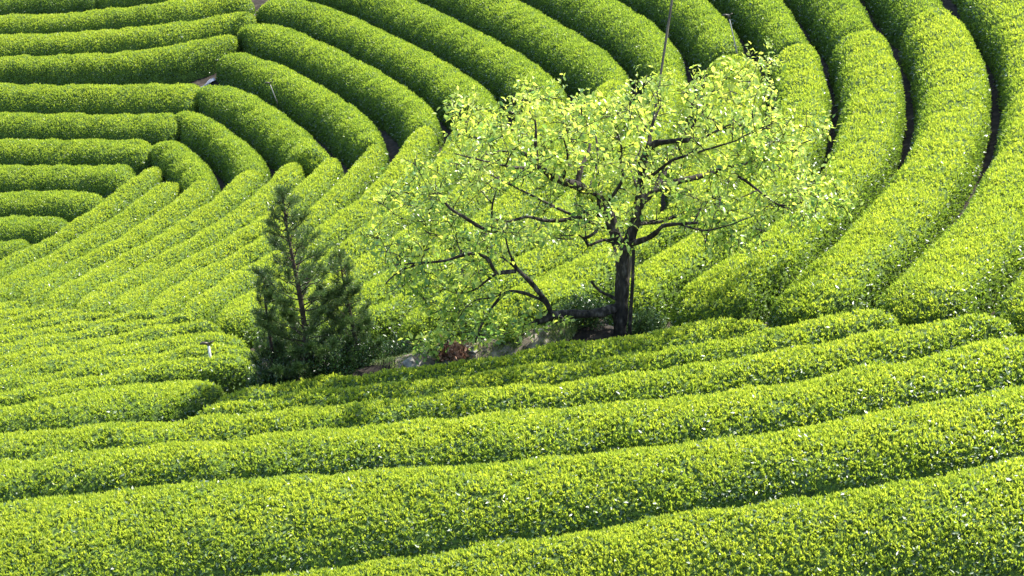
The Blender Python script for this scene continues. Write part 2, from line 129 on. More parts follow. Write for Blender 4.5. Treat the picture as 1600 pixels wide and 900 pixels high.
'B18':([(13.48,51.93,23.01),(13.68,51.51,22.32),(13.68,50.76,21.96),(13.55,49.94,21.87),(13.4,49.02,21.77),(13.25,48.11,21.68),(13.12,47.28,21.59),(12.98,46.36,21.5),(12.87,45.44,21.43),(12.77,44.61,21.36),(12.65,43.68,21.29),(12.5,42.77,21.21),(12.33,41.95,21.14),(12.14,41.04,21.06),(11.95,40.13,20.99),(11.78,39.31,20.93),(11.56,38.4,20.86),(11.34,37.59,20.79),(11.1,36.69,20.73),(10.85,35.79,20.67),(10.63,34.99,20.63),(10.36,34.09,20.58),(10.07,33.21,20.53),(9.8,32.41,20.49),(9.49,31.54,20.45),(9.12,30.68,20.41),(8.79,29.91,20.38),(8.38,29.07,20.35),(7.94,28.25,20.32),(7.51,27.53,20.29),(7.04,26.72,20.27),(6.57,25.92,20.25)],
 [(15.42,50.71,23.58),(15.54,50.34,22.82),(15.55,49.76,22.23),(15.36,48.94,22.12),(15.14,48.02,22.04),(14.92,47.1,21.95),(14.72,46.27,21.88),(14.53,45.34,21.8),(14.33,44.41,21.72),(14.15,43.57,21.65),(13.96,42.64,21.58),(13.76,41.71,21.51),(13.58,40.88,21.45),(13.38,39.95,21.38),(13.15,39.02,21.31),(12.92,38.2,21.24),(12.66,37.29,21.17),(12.43,36.46,21.12),(12.16,35.55,21.06),(11.9,34.63,21),(11.66,33.81,20.96),(11.38,32.9,20.91),(11.07,32,20.87),(10.8,31.19,20.83),(10.49,30.29,20.8),(10.16,29.39,20.77),(9.85,28.59,20.75),(9.51,27.71,20.73),(9.13,26.83,20.71),(8.78,26.05,20.7),(8.35,25.2,20.68),(7.87,24.38,20.66)]),
'C1':([(-11.44,57.98,13.48),(-11.18,57.31,13.51),(-10.92,56.63,13.55),(-10.64,55.96,13.59),(-10.38,55.31,13.65),(-10.14,54.62,13.69),(-9.91,53.93,13.74),(-9.68,53.24,13.79)],
 [(-11.47,58.85,13.53),(-10.67,59.04,13.8),(-10.11,58.01,13.9),(-9.62,56.93,13.99),(-9.18,55.85,14.07),(-8.79,54.73,14.13),(-8.51,53.58,14.17),(-8.25,52.42,14.23)]),
'C2':([(-11.11,60.5,13.85),(-10.8,59.75,13.85),(-10.48,58.97,13.87),(-10.07,58.23,13.93),(-9.69,57.48,14),(-9.38,56.7,14.05),(-9.08,55.91,14.11),(-8.79,55.12,14.15),(-8.52,54.32,14.2),(-8.3,53.5,14.25),(-8.09,52.69,14.3)],
 [(-11.15,61.29,13.94),(-10.26,61.02,14.19),(-9.68,60.08,14.27),(-9.19,59.08,14.32),(-8.76,58.05,14.39),(-8.33,57.03,14.46),(-7.87,56.01,14.55),(-7.49,54.97,14.64),(-7.16,53.91,14.71),(-6.88,52.83,14.77),(-6.74,51.73,14.78)]),
'C3':([(-10.56,61.94,14.25),(-10.24,61.19,14.22),(-9.85,60.47,14.25),(-9.44,59.76,14.31),(-9.09,59.02,14.36),(-8.76,58.27,14.41),(-8.44,57.52,14.46),(-8.12,56.76,14.52),(-7.81,56,14.58),(-7.52,55.23,14.64),(-7.24,54.47,14.71),(-6.97,53.69,14.77),(-6.73,52.91,14.83),(-6.49,52.13,14.89)],
 [(-10.54,62.41,14.36),(-9.9,63.09,14.64),(-9.12,62.28,14.77),(-8.52,61.28,14.84),(-7.93,60.27,14.92),(-7.48,59.19,14.96),(-7.05,58.11,15.02),(-6.64,57.02,15.1),(-6.26,55.91,15.18),(-5.89,54.81,15.27),(-5.55,53.69,15.34),(-5.23,52.57,15.43),(-4.93,51.44,15.52),(-4.67,50.3,15.6)]),
'C4':([(-10.12,64.37,14.81),(-9.74,63.62,14.77),(-9.33,62.82,14.78),(-8.88,62.11,14.82),(-8.42,61.34,14.88),(-8.02,60.59,14.92),(-7.62,59.8,14.98),(-7.26,58.98,15.02),(-6.94,58.19,15.07),(-6.62,57.36,15.13),(-6.32,56.57,15.2),(-6.01,55.73,15.27),(-5.71,54.89,15.34),(-5.46,54.09,15.4),(-5.19,53.24,15.47),(-4.94,52.43,15.54),(-4.69,51.57,15.62),(-4.43,50.72,15.7)],
 [(-10.16,65.03,14.93),(-9.66,65.56,15.16),(-8.89,64.82,15.23),(-8.26,63.99,15.27),(-7.63,63.08,15.32),(-7.15,62.15,15.36),(-6.68,61.15,15.42),(-6.23,60.14,15.48),(-5.85,59.17,15.54),(-5.46,58.14,15.62),(-5.1,57.16,15.69),(-4.73,56.12,15.77),(-4.38,55.08,15.86),(-4.09,54.08,15.93),(-3.81,53.01,16.01),(-3.6,51.99,16.08),(-3.41,50.9,16.12),(-3.26,49.8,16.17)]),
'C5':([(-9.69,66.58,15.35),(-9.28,65.84,15.3),(-8.87,65.11,15.28),(-8.37,64.43,15.3),(-7.9,63.74,15.32),(-7.45,62.96,15.36),(-7.06,62.21,15.4),(-6.69,61.46,15.45),(-6.34,60.69,15.49),(-5.98,59.87,15.55),(-5.65,59.09,15.6),(-5.35,58.31,15.66),(-5.05,57.53,15.72),(-4.74,56.68,15.79),(-4.46,55.89,15.86),(-4.18,55.1,15.93),(-3.91,54.31,16.01),(-3.64,53.45,16.09),(-3.42,52.64,16.16),(-3.22,51.82,16.22),(-3.1,50.99,16.25),(-2.98,50.1,16.29)],
 [(-9.73,67.32,15.51),(-9.07,67.71,15.74),(-8.25,67.24,15.81),(-7.66,66.48,15.82),(-7.12,65.67,15.83),(-6.62,64.76,15.84),(-6.17,63.91,15.85),(-5.74,63.04,15.88),(-5.36,62.15,15.92),(-4.97,61.19,15.98),(-4.61,60.29,16.04),(-4.27,59.38,16.1),(-3.94,58.47,16.16),(-3.58,57.5,16.23),(-3.28,56.58,16.3),(-3.01,55.65,16.37),(-2.74,54.72,16.44),(-2.47,53.72,16.52),(-2.24,52.78,16.58),(-2.03,51.84,16.64),(-1.9,50.88,16.68),(-1.77,49.85,16.73)]),
'C6':([(-9.16,68.13,15.81),(-8.53,67.53,15.81),(-7.96,66.89,15.81),(-7.45,66.2,15.83),(-6.99,65.47,15.84),(-6.55,64.72,15.85),(-6.13,63.97,15.87),(-5.74,63.21,15.89),(-5.39,62.42,15.93),(-5.06,61.62,15.98),(-4.75,60.82,16.03),(-4.44,60.02,16.08),(-4.13,59.21,16.13),(-3.83,58.41,16.19),(-3.53,57.6,16.25),(-3.26,56.79,16.31),(-3.01,55.96,16.37),(-2.77,55.14,16.44),(-2.53,54.31,16.5),(-2.31,53.48,16.57),(-2.09,52.65,16.63),(-1.88,51.82,16.69),(-1.7,50.97,16.75),(-1.52,50.13,16.81)],
 [(-9.22,69.1,16.03),(-8.35,69.41,16.26),(-7.51,68.9,16.33),(-6.79,68.19,16.34),(-6.16,67.38,16.33),(-5.62,66.51,16.32),(-5.16,65.59,16.36),(-4.74,64.66,16.39),(-4.34,63.72,16.42),(-3.94,62.77,16.45),(-3.55,61.83,16.49),(-3.15,60.88,16.54),(-2.78,59.93,16.61),(-2.44,58.97,16.68),(-2.13,57.99,16.75),(-1.82,57.02,16.81),(-1.52,56.04,16.88),(-1.23,55.06,16.95),(-0.94,54.08,17.02),(-0.67,53.09,17.1),(-0.47,52.09,17.16),(-0.27,51.09,17.21),(-0.14,50.07,17.24),(-0.05,49.05,17.27)]),
'C7':([(-8.24,69.88,16.39),(-7.63,69.31,16.39),(-6.99,68.66,16.39),(-6.46,68.01,16.38),(-5.93,67.26,16.36),(-5.51,66.54,16.36),(-5.1,65.72,16.39),(-4.75,64.96,16.42),(-4.39,64.12,16.44),(-4.07,63.35,16.47),(-3.72,62.5,16.5),(-3.39,61.73,16.53),(-3.04,60.89,16.58),(-2.74,60.11,16.63),(-2.42,59.25,16.7),(-2.16,58.46,16.75),(-1.89,57.59,16.81),(-1.63,56.79,16.87),(-1.36,55.92,16.93),(-1.13,55.12,16.99),(-0.88,54.24,17.05),(-0.66,53.43,17.1),(-0.46,52.54,17.16),(-0.29,51.72,17.21),(-0.1,50.83,17.26),(0.05,50,17.3),(0.2,49.1,17.34)],
 [(-7.13,70.74,16.78),(-6.36,70.29,16.8),(-5.62,69.66,16.85),(-5.1,68.92,16.9),(-4.54,68.11,16.95),(-4.06,67.35,16.98),(-3.61,66.47,17),(-3.22,65.66,17.02),(-2.83,64.75,17.06),(-2.48,63.92,17.09),(-2.12,63.01,17.11),(-1.81,62.16,17.14),(-1.49,61.23,17.19),(-1.2,60.37,17.23),(-0.89,59.44,17.27),(-0.61,58.58,17.32),(-0.31,57.65,17.37),(-0.03,56.79,17.42),(0.26,55.85,17.48),(0.5,54.98,17.54),(0.73,54.02,17.59),(0.94,53.15,17.63),(1.15,52.18,17.68),(1.34,51.3,17.72),(1.52,50.33,17.76),(1.64,49.44,17.79),(1.7,48.46,17.8)]),
'C8':([(-4.36,68.21,17.02),(-3.96,67.4,17.02),(-3.56,66.59,17.03),(-3.19,65.76,17.05),(-2.85,64.93,17.07),(-2.51,64.09,17.1),(-2.18,63.25,17.12),(-1.86,62.4,17.15),(-1.56,61.55,17.19),(-1.27,60.69,17.23),(-0.98,59.84,17.27),(-0.69,58.98,17.32),(-0.4,58.12,17.37),(-0.12,57.27,17.42),(0.15,56.4,17.46),(0.38,55.53,17.51),(0.61,54.66,17.57),(0.84,53.78,17.62),(1.06,52.91,17.67),(1.28,52.03,17.72),(1.49,51.15,17.76),(1.68,50.27,17.81),(1.89,49.39,17.87),(2.13,48.52,17.94)],
 [(-2.77,68.82,17.72),(-2.37,67.98,17.74),(-1.97,67.14,17.77),(-1.58,66.3,17.8),(-1.2,65.45,17.82),(-0.87,64.59,17.85),(-0.54,63.72,17.87),(-0.22,62.85,17.9),(0.09,61.98,17.93),(0.39,61.1,17.96),(0.68,60.22,17.99),(0.97,59.34,18.01),(1.23,58.45,18.03),(1.48,57.56,18.06),(1.71,56.66,18.09),(1.94,55.76,18.13),(2.17,54.86,18.16),(2.4,53.97,18.19),(2.63,53.07,18.23),(2.85,52.17,18.27),(2.99,51.25,18.29),(3.11,50.33,18.3),(3.18,49.41,18.3),(3.22,48.48,18.29)]),
'C9':([(-0.43,63.64,17.91),(-0.14,62.81,17.93),(0.16,61.93,17.96),(0.44,61.1,17.98),(0.73,60.21,18),(1,59.32,18.02),(1.25,58.48,18.04),(1.5,57.58,18.07),(1.72,56.73,18.1),(1.96,55.83,18.14),(2.19,54.93,18.17),(2.4,54.07,18.2),(2.63,53.17,18.23),(2.8,52.31,18.25),(2.96,51.39,18.28),(3.12,50.47,18.31),(3.25,49.6,18.33),(3.39,48.68,18.35),(3.57,47.77,18.39)],
 [(0.87,64.99,18.62),(1.19,64.1,18.63),(1.52,63.15,18.66),(1.83,62.26,18.68),(2.15,61.31,18.7),(2.44,60.35,18.72),(2.71,59.45,18.74),(2.98,58.48,18.76),(3.21,57.56,18.77),(3.45,56.59,18.78),(3.69,55.62,18.79),(3.92,54.7,18.81),(4.13,53.72,18.83),(4.3,52.79,18.84),(4.45,51.8,18.84),(4.56,50.8,18.83),(4.6,49.86,18.8),(4.59,48.86,18.77),(4.55,47.86,18.72)]),
'C10':([(2.46,60.96,18.79),(2.68,60.06,18.78),(2.89,59.15,18.78),(3.11,58.2,18.78),(3.32,57.29,18.79),(3.55,56.39,18.8),(3.79,55.44,18.82),(4.02,54.54,18.84),(4.23,53.64,18.86),(4.41,52.68,18.87),(4.55,51.76,18.87),(4.63,50.83,18.86),(4.7,49.86,18.83),(4.76,48.93,18.83),(4.81,47.96,18.82)],
 [(4.27,60.73,19.46),(4.44,59.88,19.45),(4.61,59.03,19.44),(4.8,58.14,19.42),(4.97,57.3,19.41),(5.15,56.45,19.41),(5.34,55.56,19.41),(5.51,54.72,19.41),(5.65,53.86,19.41),(5.8,52.97,19.4),(5.93,52.11,19.39),(6.03,51.25,19.37),(6.08,50.35,19.35),(6.1,49.49,19.32),(6.11,48.58,19.28)]),
'C11':([(5.24,57.88,19.57),(5.36,56.97,19.54),(5.49,56.03,19.5),(5.61,55.08,19.47),(5.73,54.14,19.45),(5.86,53.19,19.43),(5.99,52.24,19.42),(6.11,51.3,19.4),(6.2,50.35,19.39),(6.26,49.4,19.37),(6.28,48.44,19.33),(6.31,47.49,19.31),(6.38,46.54,19.31)],
 [(6.77,57.88,20.15),(6.91,56.94,20.13),(7.04,55.97,20.1),(7.18,55,20.08),(7.28,54.02,20.04),(7.36,53.04,19.99),(7.42,52.06,19.95),(7.48,51.09,19.91),(7.53,50.11,19.87),(7.56,49.12,19.82),(7.57,48.14,19.79),(7.56,47.16,19.74),(7.5,46.18,19.68)]),
'C12':([(7.31,55.2,20.15),(7.38,54.28,20.1),(7.45,53.33,20.05),(7.51,52.38,20.01),(7.56,51.43,19.96),(7.61,50.47,19.92),(7.65,49.52,19.87),(7.68,48.57,19.84),(7.69,47.62,19.81),(7.71,46.66,19.77),(7.75,45.71,19.75)],
 [(8.95,54.67,20.79),(9.01,53.8,20.74),(9.08,52.91,20.69),(9.14,52.01,20.64),(9.16,51.12,20.58),(9.18,50.22,20.51),(9.18,49.32,20.46),(9.14,48.43,20.39),(9.11,47.53,20.32),(9.08,46.64,20.26),(9.02,45.74,20.2)]),
'C13':([(9.17,52.1,20.66),(9.21,51.17,20.6),(9.25,50.21,20.54),(9.25,49.25,20.48),(9.24,48.32,20.42),(9.24,47.36,20.35),(9.24,46.4,20.31),(9.28,45.44,20.28)],
 [(10.91,51.87,21.35),(10.9,50.99,21.26),(10.88,50.08,21.17),(10.87,49.18,21.09),(10.84,48.29,21),(10.79,47.38,20.92),(10.72,46.48,20.84),(10.63,45.58,20.75)]),
'L1':([(-15.31,45.04,12.94),(-14.5,44.92,13.07),(-13.68,44.8,13.19),(-12.87,44.61,13.34),(-12.07,44.45,13.49)],
 [(-14.05,41.32,13.76),(-13.58,41.95,13.69),(-13.07,42.56,13.65),(-12.45,43.06,13.67),(-11.89,43.63,13.66)]),
'L2':([(-14.72,43.22,13.31),(-13.8,43.23,13.44),(-12.88,43.2,13.58),(-11.98,43.28,13.7),(-11.15,43.01,13.89)],
 [(-13.74,40.34,13.98),(-13.13,41,13.94),(-12.53,41.67,13.89),(-11.74,42.1,13.95),(-11.11,42.66,13.95)]),
'L3':([(-14.03,41.17,13.79),(-13.09,41.68,13.81),(-12.07,41.99,13.91),(-11.03,42.25,14.04),(-10.08,41.93,14.26)],
 [(-13.65,40,14.06),(-12.76,40.42,14.1),(-11.85,40.82,14.15),(-10.87,40.89,14.3),(-9.96,41.21,14.41)]),
'L4':([(-13.77,40.33,13.98),(-12.78,40.62,14.06),(-11.76,40.86,14.16),(-10.72,40.88,14.33),(-9.69,40.9,14.51),(-8.87,40.29,14.77)],
 [(-13.39,39.15,14.25),(-12.49,39.34,14.34),(-11.57,39.51,14.45),(-10.66,39.71,14.55),(-9.74,39.74,14.7),(-8.87,39.92,14.83)]),
'L5':([(-13.39,39.15,14.25),(-12.42,39.36,14.35),(-11.43,39.54,14.46),(-10.45,39.74,14.57),(-9.45,39.72,14.75),(-8.46,39.74,14.94),(-7.68,39.16,15.19)],
 [(-13.05,38.1,14.5),(-12.17,38.25,14.6),(-11.28,38.37,14.71),(-10.38,38.47,14.83),(-9.48,38.57,14.96),(-8.59,38.69,15.09),(-7.69,38.69,15.27)]),
'L6':([(-13.05,38.1,14.5),(-12.11,38.26,14.61),(-11.14,38.39,14.73),(-10.16,38.48,14.87),(-9.22,38.61,14.99),(-8.25,38.71,15.15),(-7.32,38.48,15.38),(-6.71,37.77,15.62)],
 [(-12.34,35.95,15.03),(-11.56,36.3,15.08),(-10.76,36.65,15.13),(-9.92,36.87,15.22),(-9.15,37.21,15.28),(-8.35,37.55,15.35),(-7.52,37.63,15.48),(-6.7,37.38,15.68)]),
'L7':([(-12.34,35.95,15.03),(-11.41,36.38,15.08),(-10.44,36.75,15.16),(-9.45,37.05,15.26),(-8.54,37.5,15.32),(-7.54,37.62,15.47),(-6.62,37.22,15.72),(-5.95,36.46,15.98)],
 [(-11.93,34.67,15.34),(-11.07,34.87,15.44),(-10.2,35.08,15.54),(-9.31,35.24,15.64),(-8.47,35.5,15.73),(-7.65,35.89,15.78),(-6.78,36.06,15.89),(-5.91,35.94,16.07)]),
'L8':([(-11.93,34.67,15.34),(-10.96,34.9,15.45),(-9.97,35.12,15.56),(-8.98,35.34,15.68),(-8.05,35.69,15.76),(-7.1,36.03,15.85),(-6.18,35.85,16.04),(-5.38,35.26,16.28)],
 [(-11.54,33.47,15.63),(-10.65,33.57,15.76),(-9.73,33.65,15.9),(-8.82,33.65,16.05),(-7.97,33.96,16.11),(-7.09,34.26,16.19),(-6.17,34.27,16.33),(-5.25,34.27,16.48)]),
'L9':([(-11.54,33.47,15.63),(-10.62,33.57,15.77),(-9.67,33.65,15.91),(-8.73,33.67,16.05),(-7.86,34.01,16.12),(-6.95,34.27,16.21),(-6,34.23,16.37),(-5.08,34.03,16.55)],
 [(-11.17,32.33,15.92),(-10.28,32.38,16.06),(-9.36,32.41,16.21),(-8.45,32.52,16.33),(-7.56,32.66,16.44),(-6.69,32.96,16.51),(-5.78,32.98,16.64),(-4.88,32.81,16.8)]),
'L10':([(-11.17,32.33,15.92),(-10.28,32.38,16.06),(-9.36,32.41,16.21),(-8.45,32.52,16.33),(-7.56,32.66,16.44),(-6.69,32.96,16.51),(-5.78,32.96,16.64),(-4.9,32.71,16.81)],
 [(-10.76,31.06,16.23),(-9.88,31.07,16.38),(-8.98,31.07,16.53),(-8.1,31.02,16.69),(-7.32,31.39,16.74),(-6.52,31.75,16.77),(-5.63,31.64,16.92),(-4.73,31.57,17.05)]),
'L11':([(-10.76,31.06,16.23),(-9.66,31.07,16.42),(-8.54,31,16.62),(-7.47,31.25,16.75),(-6.5,31.75,16.78),(-5.57,31.24,17.01),(-5.02,30.29,17.27)],
 [(-10.36,29.77,16.53),(-9.48,29.47,16.75),(-8.56,29.19,16.96),(-7.62,28.98,17.15),(-6.67,28.81,17.32),(-5.73,28.92,17.44),(-4.86,29.37,17.47)]),
'F1':([(-4.76,29.22,17.51),(-3.9,29.48,17.56),(-3,29.59,17.67),(-2.14,29.26,17.88),(-1.28,28.95,18.09),(-0.38,28.92,18.27),(0.5,29.12,18.41),(1.41,29.01,18.6),(2.3,28.85,18.81),(3.15,28.68,19.04),(3.77,28.02,19.29)],
 [(-4.7,28.32,17.69),(-3.83,28.41,17.78),(-2.93,28.43,17.9),(-2.05,28.32,18.06),(-1.18,28.14,18.25),(-0.32,27.94,18.44),(0.55,27.82,18.62),(1.36,27.47,18.83),(2.2,27.24,19.04),(3.09,27.27,19.23),(3.97,27.31,19.43)]),
'F2':([(-4.7,28.32,17.69),(-3.82,28.41,17.78),(-2.91,28.43,17.9),(-2.01,28.31,18.07),(-1.13,28.12,18.26),(-0.25,27.93,18.46),(0.64,27.79,18.65),(1.46,27.43,18.86),(2.33,27.24,19.07),(3.22,27.21,19.27),(4.09,27.21,19.48),(4.92,27.42,19.67),(5.52,26.83,19.9)],
 [(-5.06,27.72,17.76),(-4.2,27.55,17.9),(-3.29,27.42,18.04),(-2.37,27.31,18.19),(-1.46,27.2,18.36),(-0.6,26.92,18.57),(0.25,26.6,18.78),(1.14,26.49,18.95),(2.05,26.4,19.14),(2.94,26.25,19.35),(3.8,26.01,19.59),(4.7,25.96,19.81),(5.61,25.96,20.03)]),
'F3':([(-10.25,29.42,16.61),(-9.43,29.08,16.83),(-8.55,28.74,17.04),(-7.64,28.44,17.25),(-6.78,28.21,17.42),(-5.86,27.94,17.6),(-4.94,27.69,17.78),(-3.99,27.52,17.94),(-3.1,27.4,18.07),(-2.15,27.28,18.23),(-1.2,27.14,18.42),(-0.31,26.81,18.64),(0.53,26.53,18.84),(1.47,26.45,19.02),(2.42,26.36,19.22),(3.33,26.14,19.46),(4.19,26,19.68),(5.13,25.92,19.92),(6.07,25.9,20.14),(6.81,25.35,20.37)],
 [(-9.54,27.23,17.09),(-8.74,26.97,17.29),(-7.88,26.73,17.5),(-6.99,26.55,17.68),(-6.14,26.45,17.82),(-5.24,26.33,17.97),(-4.34,26.2,18.12),(-3.44,26.09,18.27),(-2.59,26,18.41),(-1.69,25.93,18.55),(-0.8,25.76,18.72),(0.08,25.55,18.91),(0.89,25.33,19.09),(1.73,25.01,19.29),(2.59,24.74,19.5),(3.45,24.51,19.72),(4.29,24.45,19.92),(5.17,24.39,20.13),(6.07,24.49,20.31),(6.97,24.56,20.48)]),
'F4':([(-9.54,27.23,17.09),(-8.73,26.97,17.3),(-7.86,26.72,17.5),(-6.96,26.55,17.68),(-6.04,26.44,17.84),(-5.13,26.32,17.99),(-4.22,26.18,18.14),(-3.3,26.07,18.29),(-2.38,25.99,18.44),(-1.47,25.9,18.59),(-0.57,25.71,18.77),(0.32,25.49,18.96),(1.19,25.22,19.16),(2.04,24.9,19.37),(2.91,24.65,19.58),(3.8,24.47,19.8),(4.69,24.38,20.02),(5.6,24.44,20.22),(6.51,24.54,20.39),(7.43,24.56,20.56),(8.34,24.61,20.73)],
 [(-9,25.55,17.38),(-8.24,25.34,17.58),(-7.41,25.13,17.79),(-6.55,25.05,17.95),(-5.69,24.94,18.09),(-4.85,24.76,18.24),(-4,24.57,18.39),(-3.15,24.42,18.53),(-2.3,24.26,18.68),(-1.46,24.05,18.82),(-0.62,23.82,18.97),(0.2,23.58,19.14),(1.03,23.35,19.32),(1.86,23.13,19.51),(2.69,22.94,19.71),(3.53,22.77,19.91),(4.37,22.68,20.11),(5.23,22.68,20.31),(6.09,22.72,20.48),(6.95,22.78,20.62),(7.81,22.85,20.77)]),
'F5':([(-9,25.55,17.38),(-8.13,25.31,17.61),(-7.18,25.1,17.84),(-6.26,25.02,18),(-5.3,24.86,18.16),(-4.34,24.65,18.33),(-3.43,24.48,18.49),(-2.47,24.29,18.65),(-1.57,24.08,18.8),(-0.62,23.82,18.97),(0.31,23.55,19.16),(1.2,23.31,19.35),(2.13,23.06,19.57),(3.02,22.86,19.79),(3.98,22.7,20.02),(4.94,22.69,20.25),(5.86,22.71,20.43),(6.84,22.77,20.6),(7.81,22.85,20.77)],
 [(-8.01,22.24,17.32),(-7.18,22.3,17.45),(-6.3,22.35,17.6),(-5.46,22.37,17.75),(-4.58,22.35,17.92),(-3.7,22.29,18.09),(-2.88,22.19,18.25),(-2.01,22.06,18.43),(-1.2,21.91,18.62),(-0.35,21.76,18.84),(0.5,21.59,19.08),(1.31,21.46,19.3),(2.15,21.28,19.54),(2.95,21.11,19.75),(3.81,20.97,19.96),(4.68,20.84,20.18),(5.49,20.78,20.37),(6.37,20.87,20.55),(7.25,20.94,20.72)]),
'F6':([(-8.01,22.24,17.32),(-7.13,22.3,17.45),(-6.19,22.35,17.62),(-5.31,22.37,17.78),(-4.38,22.33,17.96),(-3.5,22.27,18.13),(-2.57,22.14,18.31),(-1.66,22,18.51),(-0.8,21.84,18.73),(0.1,21.66,18.97),(0.95,21.51,19.2),(1.85,21.34,19.45),(2.75,21.15,19.7),(3.61,21.01,19.92),(4.52,20.87,20.14),(5.39,20.78,20.35),(6.31,20.86,20.54),(7.25,20.94,20.72)],
 [(-7.58,20.51,16.52),(-6.75,20.65,16.61),(-5.87,20.74,16.74),(-5.03,20.77,16.9),(-4.16,20.75,17.1),(-3.34,20.67,17.32),(-2.49,20.54,17.57),(-1.65,20.38,17.83),(-0.85,20.21,18.08),(-0.02,20.03,18.36),(0.77,19.84,18.59),(1.61,19.64,18.84),(2.45,19.44,19.09),(3.25,19.26,19.31),(4.1,19.06,19.53),(4.89,18.86,19.76),(5.73,18.64,20.01),(6.55,18.4,20.26)]),

}
# spot heights of the canopy surface over the whole valley
SPOTS = np.array([(-31.35,90.55,15.65),(-25.01,89.26,15.85),(-17.59,82.11,16.98),(-11.52,77.73,17.68),(-6.24,75.82,17.98),(-1.17,71.32,18.69),(3.26,65.67,19.59),(6.96,60.23,20.45),(9.98,54.99,21.28),(12.74,51.46,21.84),(15.49,49.4,22.17),(17.87,47.09,22.53),(-30.57,87.24,13.08),(-22.88,80.66,14.35),(-16.14,74.45,15.56),(-10.62,70.74,16.28),(-5.73,68.75,16.66),(-1.05,63.68,17.65),(2.92,58.2,18.71),(6.27,53.57,19.61),(9.08,49.39,20.42),(11.53,46.01,21.08),(13.8,43.48,21.57),(15.85,41.28,21.99),(-27.47,77.45,12.17),(-20.7,72.1,13.4),(-14.86,67.67,14.42),(-9.89,65.1,15.01),(-5.16,61.18,15.91),(-0.94,56.11,17.08),(2.61,51.41,18.16),(5.62,47.44,19.07),(8.19,44,19.87),(10.42,41.09,20.54),(12.41,38.63,21.1),(14.2,36.52,21.59),(-25.11,69.93,11.29),(-19.09,65.66,12.44),(-13.86,62.36,13.32),(-9.01,58.54,14.34),(-4.56,53.36,15.73),(-0.82,48.39,17.06),(2.31,44.94,17.98),(5.01,41.77,18.83),(7.33,38.9,19.59),(9.38,36.52,20.23),(11.18,34.37,20.81),(12.78,32.46,21.32),(-22.98,63.19,10.69),(-17.54,59.59,11.79),(-12.56,55.82,12.94),(-8,51.36,14.3),(-4.01,46.32,15.84),(-0.72,42.1,17.13),(2.06,39.43,17.95),(4.45,36.64,18.8),(6.53,34.22,19.54),(8.4,32.29,20.13),(10.05,30.52,20.67),(11.53,28.93,21.16),(-20.33,55.18,10.97),(-15.6,52.31,11.96),(-11.04,48.43,13.3),(-6.92,43.88,14.87),(-3.51,40.05,16.19),(-0.64,36.77,17.32),(1.83,34.62,18.06),(3.96,32.19,18.9),(5.81,30.09,19.63),(7.49,28.44,20.19),(9.03,27.06,20.67),(10.44,25.85,21.09),(-16.64,44.6,12.83),(-12.73,42.14,13.78),(-9.04,39.16,14.92),(-5.8,36.28,16.04),(-3.01,33.9,16.95),(-0.56,31.52,17.86),(1.6,29.84,18.51),(3.49,28.01,19.22),(5.15,26.31,19.87),(6.67,25,20.38),(8.13,24.06,20.74),(9.5,23.23,21.06),(-13.25,35.05,15.06),(-10.05,32.83,16.01),(-7.2,30.79,16.88),(-4.76,29.37,17.48),(-2.53,28.11,18.02),(-0.48,26.67,18.64),(1.38,25.4,19.17),(3.06,24.24,19.67),(4.59,23.14,20.14),(6.03,22.3,20.49),(7.43,21.7,20.75),(8.76,21.13,20.99),(-10.94,28.55,16.62),(-8.36,26.95,17.38),(-6.1,25.74,17.94),(-4.07,24.83,18.37),(-2.2,24.13,18.7),(-0.42,23.43,19.02),(1.24,22.66,19.39),(2.8,21.86,19.76),(4.25,21.14,20.1),(5.63,20.54,20.38),(6.95,20.03,20.62),(8.2,19.53,20.85),(-9.66,24.88,17.26),(-7.52,23.93,17.75),(-5.59,23.28,18.08),(-3.8,22.84,18.31),(-2.07,22.39,18.54),(-0.4,21.8,18.84),(1.17,21.11,19.19),(2.65,20.46,19.53),(4.05,19.9,19.81),(5.38,19.37,20.08),(6.62,18.83,20.36),(7.79,18.29,20.63),(-8.99,22.84,17.29),(-7.15,22.45,17.5),(-5.4,22.17,17.66),(-3.68,21.82,17.85),(-2,21.32,18.13),(-0.38,20.69,18.48),(1.13,20.06,18.83),(2.56,19.5,19.15),(3.92,18.97,19.44),(5.18,18.42,19.75),(6.36,17.83,20.07),(7.46,17.28,20.38),(-8.61,21.57,17),(-6.93,21.44,17.08),(-5.26,21.28,17.18),(-3.58,20.93,17.39),(-1.93,20.39,17.71),(-0.37,19.77,18.09),(1.1,19.18,18.45),(2.48,18.62,18.78),(3.78,18.07,19.11),(5,17.51,19.45),(6.12,16.93,19.8),(7.17,16.4,20.12),(-8.36,20.65,16.58),(-6.76,20.63,16.6),(-5.13,20.48,16.69),(-3.48,20.1,16.94),(-1.88,19.55,17.3),(-0.36,18.94,17.69),(1.06,18.35,18.08),(2.4,17.78,18.45),(3.66,17.22,18.81),(4.82,16.66,19.17),(5.91,16.11,19.53),(6.92,15.6,19.86)])

# ------------------------------------------------------------------ terrain function (thin plate through the spot heights)
def _phi(r2):
    return 0.5 * r2 * np.log(np.maximum(r2, 1e-9))
_P = SPOTS[:, :2]
_n = len(_P)
_K = _phi(((_P[:, None, :] - _P[None, :, :]) ** 2).sum(-1)) + np.eye(_n) * 0.3
_Q = np.hstack([np.ones((_n, 1)), _P])
_A = np.vstack([np.hstack([_K, _Q]), np.hstack([_Q.T, np.zeros((3, 3))])])
_sol = np.linalg.solve(_A, np.r_[SPOTS[:, 2], np.zeros(3)])
def canopy(x, y):
    X = np.stack([np.asarray(x, float).ravel(), np.asarray(y, float).ravel()], 1)
    out = np.empty(len(X))
    for i in range(0, len(X), 4000):
        c = X[i:i + 4000]
        out[i:i + 4000] = _phi(((c[:, None, :] - _P[None]) ** 2).sum(-1)) @ _sol[:_n] + _sol[_n] + c @ _sol[_n + 1:]
    return out
GROUND_DROP = 0.78
